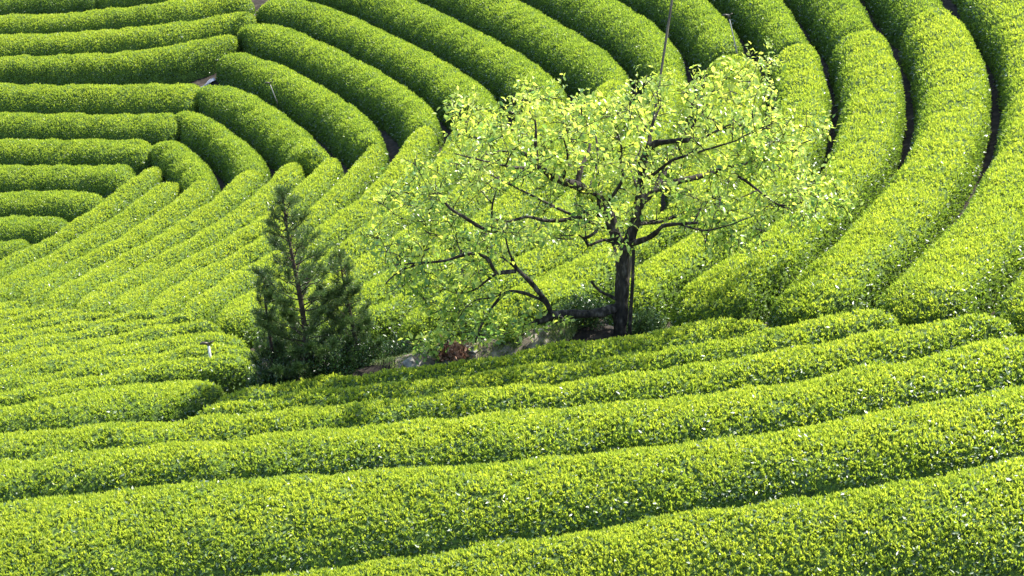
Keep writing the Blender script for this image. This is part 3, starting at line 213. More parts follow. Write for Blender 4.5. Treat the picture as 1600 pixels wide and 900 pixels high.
def ground(x, y):
    x = np.asarray(x, float).ravel(); y = np.asarray(y, float).ravel()
    # beyond the surveyed field the land is carried on level from its rim
    cx = np.clip(x, -0.30 * np.clip(y, 15, 80) - 3, 0.30 * np.clip(y, 15, 80) + 3)
    cy = np.clip(y, 16.5, 82)
    z = canopy(cx, cy) - GROUND_DROP
    # raised garden bank round the persimmon
    z += 0.84 * np.exp(-((y - 29.95 - 0.10 * x) / 0.72) ** 2) / (1 + np.exp(-(x + 3.9) * 3)) / (1 + np.exp((x - 2.0) * 4))
    return z + 0.02 * (np.maximum(y - 82, 0)) - 0.06 * np.maximum(16.5 - y, 0)
def gz(x, y):
    return float(ground([x], [y])[0])

# ------------------------------------------------------------------ small helpers
def tag(o, label=None, cat=None, group=None, kind=None):
    if label: o['label'] = label
    if cat: o['category'] = cat
    if group: o['group'] = group
    if kind: o['kind'] = kind
    return o

def empty(name, loc):
    o = bpy.data.objects.new(name, None)
    o.location = loc
    o.empty_display_size = 0.2
    COL.objects.link(o)
    return o

def mesh_object(name, verts, faces_idx, face_len, mats, mat_idx=None, attrs=None, smooth=None, parent=None):
    """verts Nx3, faces_idx flat loop indices, face_len per-face loop count"""
    me = bpy.data.meshes.new(name)
    verts = np.ascontiguousarray(verts, dtype=np.float32)
    nf = len(face_len)
    me.vertices.add(len(verts)); me.vertices.foreach_set('co', verts.ravel())
    me.loops.add(len(faces_idx)); me.loops.foreach_set('vertex_index', np.ascontiguousarray(faces_idx, dtype=np.int32))
    me.polygons.add(nf)
    starts = np.concatenate([[0], np.cumsum(face_len)[:-1]]).astype(np.int32)
    me.polygons.foreach_set('loop_start', starts)
    me.polygons.foreach_set('loop_total', np.ascontiguousarray(face_len, dtype=np.int32))
    for m in mats: me.materials.append(m)
    if mat_idx is not None: me.polygons.foreach_set('material_index', np.ascontiguousarray(mat_idx, dtype=np.int32))
    if smooth is not None: me.polygons.foreach_set('use_smooth', np.ascontiguousarray(smooth, dtype=bool))
    for k, v in (attrs or {}).items():
        a = me.attributes.new(k, 'FLOAT', 'FACE'); a.data.foreach_set('value', np.ascontiguousarray(v, dtype=np.float32))
    me.update(calc_edges=True)
    o = bpy.data.objects.new(name, me)
    COL.objects.link(o)
    if parent is not None:
        o.parent = parent
    return o

def grid_faces(nu, nv):
    i = np.arange(nu * nv).reshape(nu, nv)
    return np.stack([i[:-1, :-1], i[1:, :-1], i[1:, 1:], i[:-1, 1:]], -1).reshape(-1, 4)

def unit(v):
    return v / np.maximum(np.linalg.norm(v, axis=-1, keepdims=True), 1e-9)

class Tubes:
    """tapered round tubes collected into one mesh"""
    def __init__(s): s.v = []; s.f = []; s.n = 0
    def add(s, pts, rad, seg=8, rough=0.0):
        pts = np.array(pts, float); rad = np.array(rad, float) * np.ones(len(pts))
        tn = np.gradient(pts, axis=0); tn = unit(tn)
        ref = np.eye(3)[int(np.abs(tn[0]).argmin())]
        a = np.empty_like(tn); a[0] = unit(np.cross(tn[0], ref))
        for i in range(1, len(tn)): a[i] = unit(a[i - 1] - tn[i] * (a[i - 1] @ tn[i]))
        b = np.cross(tn, a)
        th = np.linspace(0, 2 * np.pi, seg, endpoint=False)
        R = rad[:, None] * (1 + rough * RNG.normal(size=(len(pts), seg)))
        ring = pts[:, None] + R[..., None] * (np.cos(th)[None, :, None] * a[:, None] + np.sin(th)[None, :, None] * b[:, None])
        s.v.append(ring.reshape(-1, 3))
        m = len(pts)
        for i in range(m - 1):
            for j in range(seg):
                k = (j + 1) % seg
                s.f.append([s.n + i * seg + j, s.n + i * seg + k, s.n + (i + 1) * seg + k, s.n + (i + 1) * seg + j])
        s.f.append([s.n + j for j in range(seg)][::-1]); s.f.append([s.n + (m - 1) * seg + j for j in range(seg)])
        s.n += m * seg
        return s
    def build(s, name, mat, parent=None, origin=(0, 0, 0)):
        v = np.vstack(s.v) - np.array(origin)
        return mesh_object(name, v, np.array([i for f in s.f for i in f]), np.array([len(f) for f in s.f]), [mat],
                           smooth=np.array([len(f) == 4 for f in s.f]), parent=parent)

# ------------------------------------------------------------------ materials
def new_mat(name):
    m = bpy.data.materials.new(name); m.use_nodes = True
    nt = m.node_tree
    for n in list(nt.nodes): nt.nodes.remove(n)
    out = nt.nodes.new('ShaderNodeOutputMaterial')
    return m, nt, out

def ramp(nt, stops):
    r = nt.nodes.new('ShaderNodeValToRGB')
    el = r.color_ramp.elements
    while len(el) < len(stops): el.new(0.5)
    for e, (p, c) in zip(el, stops):
        e.position = p; e.color = (*c, 1)
    return r

def leaf_material(name, stops, trans=0.45, rough=0.35, tstops=None, coat=0.5):
    m, nt, out = new_mat(name)
    at = nt.nodes.new('ShaderNodeAttribute'); at.attribute_name = 'tint'
    r = ramp(nt, stops); nt.links.new(at.outputs['Fac'], r.inputs[0])
    p = nt.nodes.new('ShaderNodeBsdfPrincipled')
    p.inputs['Roughness'].default_value = rough
    p.inputs['Specular IOR Level'].default_value = coat
    nt.links.new(r.outputs[0], p.inputs['Base Color'])
    t = nt.nodes.new('ShaderNodeBsdfTranslucent')
    r2 = ramp(nt, tstops or stops); nt.links.new(at.outputs['Fac'], r2.inputs[0])
    nt.links.new(r2.outputs[0], t.inputs['Color'])
    mx = nt.nodes.new('ShaderNodeMixShader'); mx.inputs[0].default_value = trans
    nt.links.new(p.outputs[0], mx.inputs[1]); nt.links.new(t.outputs[0], mx.inputs[2])
    nt.links.new(mx.outputs[0], out.inputs['Surface'])
    return m

def noise_material(name, stops, scale=8.0, detail=6.0, rough=0.9, bump=0.3, stretch=None, bump_dist=0.02):
    m, nt, out = new_mat(name)
    tc = nt.nodes.new('ShaderNodeTexCoord')
    mp = nt.nodes.new('ShaderNodeMapping')
    if stretch: mp.inputs['Scale'].default_value = stretch
    nt.links.new(tc.outputs['Object'], mp.inputs[0])
    nz = nt.nodes.new('ShaderNodeTexNoise'); nz.inputs['Scale'].default_value = scale; nz.inputs['Detail'].default_value = detail
    nt.links.new(mp.outputs[0], nz.inputs['Vector'])
    r = ramp(nt, stops); nt.links.new(nz.outputs[0], r.inputs[0])
    p = nt.nodes.new('ShaderNodeBsdfPrincipled'); p.inputs['Roughness'].default_value = rough
    p.inputs['Specular IOR Level'].default_value = 0.25
    nt.links.new(r.outputs[0], p.inputs['Base Color'])
    b = nt.nodes.new('ShaderNodeBump'); b.inputs['Strength'].default_value = bump; b.inputs['Distance'].default_value = bump_dist
    nt.links.new(nz.outputs[0], b.inputs['Height']); nt.links.new(b.outputs[0], p.inputs['Normal'])
    nt.links.new(p.outputs[0], out.inputs['Surface'])
    return m

# tint 0 = old dark leaf .. 1 = fresh shoot
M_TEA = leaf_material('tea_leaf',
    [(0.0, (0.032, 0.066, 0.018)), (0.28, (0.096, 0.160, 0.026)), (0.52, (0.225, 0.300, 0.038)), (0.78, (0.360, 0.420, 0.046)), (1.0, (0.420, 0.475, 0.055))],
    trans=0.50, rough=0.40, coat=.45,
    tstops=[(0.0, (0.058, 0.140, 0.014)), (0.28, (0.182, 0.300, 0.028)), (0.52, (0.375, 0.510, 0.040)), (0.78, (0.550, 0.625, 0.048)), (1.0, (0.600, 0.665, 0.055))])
M_TEA_OLD = leaf_material('tea_leaf_mature',
    [(0.0, (0.020, 0.052, 0.012)), (0.5, (0.050, 0.105, 0.018)), (1.0, (0.100, 0.165, 0.026))],
    trans=0.25, rough=0.40, coat=.75)
M_CORE = noise_material('tea_bush_inside', [(0.35, (0.024, 0.042, 0.010)), (0.55, (0.075, 0.125, 0.018)), (0.75, (0.150, 0.225, 0.028))], scale=22, detail=4, rough=0.9, bump=0.8, bump_dist=0.05)
M_SOIL = noise_material('soil', [(0.30, (0.010, 0.008, 0.006)), (0.52, (0.026, 0.020, 0.014)), (0.74, (0.075, 0.058, 0.042))], scale=5.0, detail=10, rough=0.95, bump=0.7)
M_PERSIMMON = leaf_material('persimmon_leaf',
    [(0.0, (0.090, 0.180, 0.040)), (0.35, (0.250, 0.360, 0.065)), (0.75, (0.430, 0.500, 0.090)), (1.0, (0.520, 0.550, 0.120))],
    trans=0.50, rough=0.30, coat=0.6,
    tstops=[(0.0, (0.170, 0.340, 0.060)), (0.35, (0.450, 0.600, 0.080)), (0.75, (0.700, 0.760, 0.100)), (1.0, (0.800, 0.810, 0.140))])
M_NEEDLE = leaf_material('conifer_needle',
    [(0.0, (0.024, 0.044, 0.014)), (0.5, (0.075, 0.118, 0.030)), (1.0, (0.170, 0.230, 0.060))], trans=0.28, rough=0.30,
    tstops=[(0.0, (0.016, 0.050, 0.014)), (0.5, (0.050, 0.120, 0.024)), (1.0, (0.130, 0.230, 0.040))])
M_SHRUB = leaf_material('shrub_leaf',
    [(0.0, (0.018, 0.045, 0.012)), (0.5, (0.050, 0.110, 0.020)), (1.0, (0.140, 0.210, 0.060))], trans=0.25, rough=0.35)
M_DEADLEAF = leaf_material('dead_fern',
    [(0.0, (0.16, 0.07, 0.045)), (0.5, (0.36, 0.19, 0.12)), (1.0, (0.50, 0.36, 0.25))], trans=0.2, rough=0.7)
M_GRASS = leaf_material('grass_blade',
    [(0.0, (0.10, 0.17, 0.03)), (0.5, (0.22, 0.30, 0.07)), (1.0, (0.42, 0.42, 0.20))], trans=0.35, rough=0.5)
M_BANK = noise_material('pale_gritty_soil', [(0.32, (0.05, 0.04, 0.03)), (0.52, (0.17, 0.14, 0.11)), (0.72, (0.38, 0.33, 0.28))], scale=6.0, detail=12, rough=0.95, bump=0.8)
M_BARK = noise_material('persimmon_bark', [(0.34, (0.009, 0.008, 0.007)), (0.54, (0.032, 0.026, 0.021)), (0.74, (0.13, 0.11, 0.095))], scale=14, detail=8, rough=0.9, bump=1.0, stretch=(1, 1, .45), bump_dist=0.03)
M_CBARK = noise_material('conifer_bark', [(0.3, (0.022, 0.016, 0.012)), (0.7, (0.08, 0.058, 0.042))], scale=20, rough=0.9, bump=0.6, stretch=(1, 1, .3))
M_BAMBOO = noise_material('weathered_bamboo', [(0.3, (0.045, 0.038, 0.028)), (0.7, (0.13, 0.11, 0.075))], scale=9, rough=0.6, bump=0.2, stretch=(1, 1, .2))
M_ROCK = noise_material('garden_rock', [(0.3, (0.12, 0.11, 0.095)), (0.55, (0.30, 0.28, 0.25)), (0.75, (0.48, 0.45, 0.40))], scale=7, detail=10, rough=0.85, bump=0.8)
M_STEEL = noise_material('galvanised_steel', [(0.3, (0.12, 0.12, 0.11)), (0.7, (0.28, 0.27, 0.25))], scale=12, rough=0.45, bump=0.1)
M_WHITEPIPE = noise_material('white_pipe', [(0.3, (0.55, 0.53, 0.48)), (0.7, (0.80, 0.79, 0.75))], scale=12, rough=0.45, bump=0.05)
M_BRASS = noise_material('dark_brass', [(0.3, (0.035, 0.030, 0.022)), (0.7, (0.10, 0.085, 0.055))], scale=20, rough=0.4, bump=0.1)
M_PLASTIC = noise_material('pale_sheet', [(0.3, (0.05, 0.06, 0.08)), (0.7, (0.22, 0.25, 0.31))], scale=3, rough=0.5, bump=0.5)
M_CABLE = noise_material('black_cable', [(0.3, (0.02, 0.02, 0.02)), (0.7, (0.03, 0.03, 0.03))], scale=10, rough=0.6, bump=0.05)

# ------------------------------------------------------------------ leaves
def leaf_quads(pos, axis, side, length, width, fold=0.25):
    """pos,axis,side Nx3; returns verts (4N) as base,left,tip,right"""
    nrm = np.cross(axis, side)
    L = length[:, None]; Wd = width[:, None]
    base = pos
    tip = pos + axis * L
    midp = pos + axis * L * 0.5
    left = midp + side * Wd * .5 + nrm * Wd * fold
    right = midp - side * Wd * .5 + nrm * Wd * fold
    return np.stack([base, left, tip, right], 1).reshape(-1, 3)

def rand_side(axis):
    r = RNG.normal(size=axis.shape)
    return unit(np.cross(axis, r))

# ------------------------------------------------------------------ ground
def build_ground():
    xs = np.concatenate([[-400, -200, -100, -60, -40], np.arange(-30, 30.1, 0.5), [40, 60, 100, 200, 400]])
    ys = np.concatenate([[-60, -20, 0, 8, 12], np.arange(15, 28, 0.5), np.arange(28, 32, .2), np.arange(32, 90.1, 0.5), [100, 130, 180, 260, 400]])
    X, Y = np.meshgrid(xs, ys, indexing='ij')
    Z = ground(X, Y)
    rough = 0.03 * np.sin(X.ravel() * 3.1 + Y.ravel() * 1.7) + 0.02 * np.sin(X.ravel() * 7.3 - Y.ravel() * 5.1)
    V = np.stack([X.ravel(), Y.ravel(), Z + rough], 1)
    F = grid_faces(len(xs), len(ys))
    o = mesh_object('ground', V, F.ravel(), np.full(len(F), 4), [M_SOIL], smooth=np.ones(len(F), bool))
    tag(o, kind='structure')
build_ground()

# ------------------------------------------------------------------ tea hedges
CAMP = np.array([0, 0, 30.0])
def smooth_noise(s, seed, scale):
    r = np.random.default_rng(seed)
    out = np.zeros_like(s)
    for k in range(5):
        fr = (0.7 + 1.6 * r.random()) / scale * (1.5 ** k); out += np.sin(s * fr + r.random() * 6.28) / (1.35 ** k)
    return out / 3

STYLE = {   # height, roundness p (2 round .. 4 boxy), gap each side, leaf tint bias
    'A': dict(h=.80, p=2.5, gap=.09, bias=-.07),
    'B': dict(h=.76, p=2.15, gap=.12, bias=.03),
    'C': dict(h=1.0, p=2.2, gap=.05, bias=-.13),
    'L': dict(h=.60, p=2.1, gap=.07, bias=.06),
    'F': dict(h=.26, p=2.1, gap=.0, bias=.06),
}
B_LEFT = ['B%d' % k for k in range(1, 13)]
WIDE_GAP = {'B13': .10, 'B14': .12, 'B15': .13, 'B16': .14, 'B17': .14, 'B18': .14}
LEAF_TOTAL = 0
def build_hedge(key, label, group, idx):
    global LEAF_TOTAL
    st = STYLE[key[0]]
    a, b = (np.array(e, float) for e in HEDGE[key])
    gap = WIDE_GAP.get(key, .16 if key in B_LEFT else st['gap'])
    H = st['h']; p = st['p']
    if key in WIDE_GAP: p = 3.6
    # dense stations along the hedge
    m = (a + b) / 2
    s = np.r_[0, np.cumsum(np.linalg.norm(np.diff(m, axis=0), axis=1))]
    L = s[-1]; w0 = np.linalg.norm(a[0] - b[0]); w1 = np.linalg.norm(a[-1] - b[-1])
    e0, e1 = 0.16 * w0, 0.16 * w1
    if key[0] == 'B': e1 = -.16 if key in WIDE_GAP else -.12
    st_t = np.arange(-e0, L + e1, 0.16)
    # finer stations near the caps
    st_t = np.unique(np.round(np.concatenate([st_t, -e0 + np.array([0, .01, .03, .07, .13, .2, .3]), L + e1 - np.array([0, .01, .03, .07, .13, .2, .3])]), 4))
    def interp(P):
        out = np.stack([np.interp(st_t, s, P[:, k]) for k in range(3)], 1)
        d0 = (P[1] - P[0]) / (s[1] - s[0]); d1 = (P[-1] - P[-2]) / (s[-1] - s[-2])
        lo = st_t < 0; hi = st_t > L
        out[lo] = P[0] + d0 * st_t[lo, None]; out[hi] = P[-1] + d1 * (st_t[hi, None] - L)
        return out
    A, B = interp(a), interp(b)
    # soften the joints between surveyed points
    def soft(P, w=5):
        Q = np.vstack([np.repeat(P[:1], w, 0), P, np.repeat(P[-1:], w, 0)])
        K = np.hanning(2 * w + 3)[1:-1]; K /= K.sum()
        out = np.stack([np.convolve(Q[:, c], K, 'valid') for c in range(3)], 1)
        out[:w] = P[:w]; out[-w:] = P[-w:]
        return out
    A, B = soft(A), soft(B)
    mid = (A + B) / 2; half = (B - A) / 2
    hw = np.linalg.norm(half, axis=1)
    if key in WIDE_GAP: gap = gap + .025 * np.clip((st_t - .30 * L) / (.3 * L), 0, 1)
    hw_in = np.maximum(hw - gap + 0.05 * smooth_noise(st_t, idx * 7 + 1, .8), .12)
    rho0, rho1 = min(.62 * w0, .9), min(.62 * w1, .9)
    if key[0] in 'AC': rho1 = .35 * w1
    c0 = np.clip((st_t + e0) / rho0, 0, 1); c1 = np.clip((L + e1 - st_t) / rho1, 0, 1)
    c = np.sqrt(1 - (1 - c0) ** 2) * np.sqrt(1 - (1 - c1) ** 2)
    cap_w = np.maximum(c, .02); cap_h = np.maximum(c, .02) ** .45
    hdir = half / hw[:, None]
    NU = 19
    th = np.linspace(0, np.pi, NU)
    ux = np.sign(np.cos(th)) * np.abs(np.cos(th)) ** (2 / p)
    hz = np.abs(np.sin(th)) ** (2 / (1.75 if key[0] == 'F' else 2.3))
    topz = mid[:, 2] + 0.05 + 0.045 * smooth_noise(st_t, idx * 7 + 2, .8)
    Hh = (H + .22) * cap_h
    V = np.empty((len(st_t), NU, 3))
    lat = ux[None, :] * (hw_in * cap_w)[:, None]
    V[:, :, :2] = mid[:, None, :2] + hdir[:, None, :2] * lat[..., None]
    tilt = hdir[:, 2][:, None] * lat
    bottom = mid[:, 2] - H - .20
    V[:, :, 2] = bottom[:, None] + tilt + hz[None, :] * (topz - bottom)[:, None] * cap_h[:, None]
    # uneven clipping
    nxy = V[:, :, 0] * 2.3 + V[:, :, 1] * 1.9
    bumpy = 0.018 * (np.sin(nxy * 1.7 + 1.3 * np.sin(V[:, :, 1] * 3.3)) + np.sin(V[:, :, 0] * 4.1 - V[:, :, 1] * 5.3 + idx) + .7 * np.sin(V[:, :, 0] * 9.1 + V[:, :, 1] * 7.7))
    V[:, :, 2] += bumpy * hz[None, :]
    nt = len(st_t)
    F = grid_faces(nt, NU)
    Vf = V.reshape(-1, 3)
    q = Vf[F]
    nrm = np.cross(q[:, 2] - q[:, 0], q[:, 3] - q[:, 1]); area = np.linalg.norm(nrm, axis=1) / 2
    nrm = unit(nrm)
    cen = q.mean(1)
    out_dir = cen - mid[np.clip(F[:, 0] // NU, 0, nt - 1)] + np.array([0, 0, .35])
    flip = (nrm * out_dir).sum(1) < 0
    nrm[flip] *= -1
    if flip.mean() > .5: F = F[:, ::-1]
    # leaf density: finer leaves on near hedges
    dist = np.linalg.norm(cen - CAMP, axis=1)
    y_px = None
    dens = np.clip(3000 * (25.0 / dist) ** 1.9, 1150, 3200)
    hrel = hz[np.clip(F[:, 0] % NU, 0, NU - 1)]
    low = np.clip((hrel - .12) / .35, 0.12, 1)
    # outside the photographed field only a thin leaf cover
    vz = cen[:, 1] * math.cos(math.radians(20)) - (cen[:, 2] - 30) * math.sin(math.radians(20))
    vx = cen[:, 0] / vz * 2986; vy = ((cen[:, 2] - 30) * math.cos(math.radians(20)) + cen[:, 1] * math.sin(math.radians(20))) / vz * 2986
    off = np.maximum(np.abs(vx) - 800, np.abs(vy) - 450)
    dens = dens * np.where(off > 60, .45, 1.0)
    CL = 4 if key[0] == 'F' else (3 if key in WIDE_GAP or key[0] == 'L' else 2)     # leaves per shoot
    n_each = RNG.poisson(area * dens * low / CL)
    fi = np.repeat(np.arange(len(F)), n_each)
    n = len(fi)
    q = Vf[F[fi]]
    r1, r2 = RNG.random(n)[:, None], RNG.random(n)[:, None]
    pos = (q[:, 0] * (1 - r1) + q[:, 1] * r1) * (1 - r2) + (q[:, 3] * (1 - r1) + q[:, 2] * r1) * r2
    shoot = RNG.normal(size=(n, 3)); shoot_t = RNG.normal(size=n)
    pos = np.repeat(pos, CL, 0); fi = np.repeat(fi, CL); shoot = np.repeat(shoot, CL, 0); shoot_t = np.repeat(shoot_t, CL); sd = np.repeat(RNG.random(n) ** 1.6, CL); n = len(fi)
    pos += RNG.normal(size=(n, 3)) * .006
    stray = np.repeat(RNG.random(n // CL) < .02, CL); pos[stray, 2] += .035
    N = nrm[fi]
    ln = np.clip(.056 * (dist[fi] / 28.0) ** .25, .050, .066) * RNG.uniform(.65, 1.35, n)
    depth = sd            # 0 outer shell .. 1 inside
    pos = pos + N * (0.02 - 0.05 * depth)[:, None]
    axis = unit(N * RNG.uniform(.25, .9, n)[:, None] + np.array([0, 0, 1]) * RNG.uniform(.2, .9, n)[:, None] + shoot * .32 + RNG.normal(size=(n, 3)) * .40)
    side = rand_side(axis)
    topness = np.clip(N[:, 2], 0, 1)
    near0 = np.clip((36 - dist[fi]) / 13, 0, 1)
    flank0 = 1 - np.clip((hz[np.clip(F[fi, 0] % NU, 0, NU - 1)] - .50) / .42, 0, 1)
    # glossy mature leaves lie flatter, in loose patches between the fresh shoots
    wave = np.sin(pos[:, 0] * 2.1 + 1.5 * np.sin(pos[:, 1] * 1.7 + idx)) * np.sin(pos[:, 1] * 2.7 + idx * 2) + .5 * np.sin(pos[:, 0] * 5.3 + pos[:, 1] * 4.1)
    old = RNG.random(n) < np.clip((.010 + .12 * near0) * (1.25 - .75 * topness) * (1 + .8 * wave) + .10 * flank0, 0, .6)
    No = unit(N * .7 + np.array([0, -.12, .55]) + RNG.normal(size=(n, 3)) * .33)
    ax_o = rand_side(No)
    axis[old] = ax_o[old]; side[old] = np.cross(No, ax_o)[old]
    ln = np.where(old, ln * 1.25, ln)
    pos[old] += N[old] * .012
    LV = leaf_quads(pos, axis, side, ln, ln * RNG.uniform(.34, .5, n), np.where(old, .06, .25)[:, None])
    patch = np.sin(pos[:, 0] * 1.3 + 2 * np.sin(pos[:, 1] * .9)) * np.sin(pos[:, 1] * 1.1 + idx) * .05 + .05 * np.sin(pos[:, 0] * 6.1 + pos[:, 1] * 3.3) * np.sin(pos[:, 1] * 5.7)
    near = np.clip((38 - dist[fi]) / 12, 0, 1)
    flank = 1 - np.clip((hz[np.clip(F[fi, 0] % NU, 0, NU - 1)] - (.68 if key in WIDE_GAP else .50)) / (.28 if key in WIDE_GAP else .42), 0, 1)     # mature growth low on the flanks, plus groove shade painted into the tint
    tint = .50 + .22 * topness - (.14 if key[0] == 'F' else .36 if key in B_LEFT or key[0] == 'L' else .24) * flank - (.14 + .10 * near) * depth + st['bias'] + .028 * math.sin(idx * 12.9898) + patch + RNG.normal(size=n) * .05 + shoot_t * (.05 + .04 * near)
    if key == 'A0': tint -= .22
    tint = np.clip(tint, 0.02, 1)
    nv = len(Vf)
    allV = np.vstack([Vf, LV])
    LF = nv + np.arange(4 * n).reshape(n, 4)
    allF = np.vstack([F, LF])
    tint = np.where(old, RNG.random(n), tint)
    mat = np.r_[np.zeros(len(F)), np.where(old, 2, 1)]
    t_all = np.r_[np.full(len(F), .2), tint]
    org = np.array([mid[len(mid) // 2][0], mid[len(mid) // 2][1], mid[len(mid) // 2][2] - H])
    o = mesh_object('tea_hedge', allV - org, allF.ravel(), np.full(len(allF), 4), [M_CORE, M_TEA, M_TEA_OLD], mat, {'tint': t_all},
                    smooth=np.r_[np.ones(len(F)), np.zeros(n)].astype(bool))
    o.location = org
    tag(o, label, 'tea hedge', group)
    LEAF_TOTAL += n

ORD = ['first', 'second', 'third', 'fourth', 'fifth', 'sixth', 'seventh', 'eighth', 'ninth', 'tenth', 'eleventh', 'twelfth', 'thirteenth', 'fourteenth', 'fifteenth', 'sixteenth', 'seventeenth', 'eighteenth', 'nineteenth']
GROUPS = {
    'A': 'straight terrace hedges running in from the left edge',
    'B': 'hedges sweeping diagonally down the middle slope',
    'C': 'thick rounded hedges shaded on their near flank',
    'L': 'short low hedges of the small lower left plot',
    'F': 'nearest hedges along the foot of the picture'}
LABELS = {
    'A0': 'dull bluish green tea hedge in the very top left corner',
    'A0b': 'short bright tea hedge end right of the dull corner hedge at the top edge',
    'A3': 'level tea hedge directly above the wide dark gap with the pale sheet',
    'A4': 'level tea hedge directly below the wide dark gap with the pale sheet',
    'A10': 'tiny lowest wedge of level hedge at the left edge above the diagonal hedges',
    'B1': 'uppermost diagonal tea hedge cutting off the ends of the level left hedges',
    'BX': 'diagonal tea hedge whose blunt upper end hides behind the middle of the persimmon crown',
    'B15': 'broad flat topped hedge passing just beyond the right tips of the persimmon crown',
    'B16': 'very broad flat topped curved hedge, second full one right of the persimmon tree',
    'B17': 'broad curved hedge bordering the right edge above the foreground',
    'B18': 'hedge cut by the right edge, its lower tip beside the foreground corner',
    'C1': 'innermost and shortest curved hedge of the shaded bend',
    'C13': 'rounded hedge end at the top edge furthest right, above the broad pale hedge cap',
    'L11': 'speckled bumpy hedge with pale leaf glints, nearest of the small lower left plot',
    'F1': 'foreground hedge dappled by the persimmon shadow, its top touching the trunk foot',
    'F6': 'nearest tea hedge with large glinting leaves filling the bottom right corner',
    'F5': 'wide foreground hedge with dark mottled near flank, second from the viewer',
}
def hedge_label(key, rank):
    if key in LABELS: return LABELS[key]
    o = ORD[rank]
    return {
        'A': 'level clipped tea hedge from the left edge, %s from the top of its terrace' % o,
        'B': 'diagonal tea hedge of the middle slope, %s from the upper left' % o,
        'C': 'plump rounded tea hedge with shaded flank, %s counting outward from the bend' % o,
        'L': 'low tea hedge of the small plot beside the dark conifer, %s from the far side' % o,
        'F': 'long sunny foreground tea hedge, %s nearer than the persimmon trunk' % o}[key[0]]
_rank = {}
for _i, _k in enumerate(HEDGE):
    _r = _rank.get(_k[0], 0); _rank[_k[0]] = _r + 1
    build_hedge(_k, hedge_label(_k, _r), GROUPS[_k[0]], _i + 1)
print('leaves', LEAF_TOTAL)
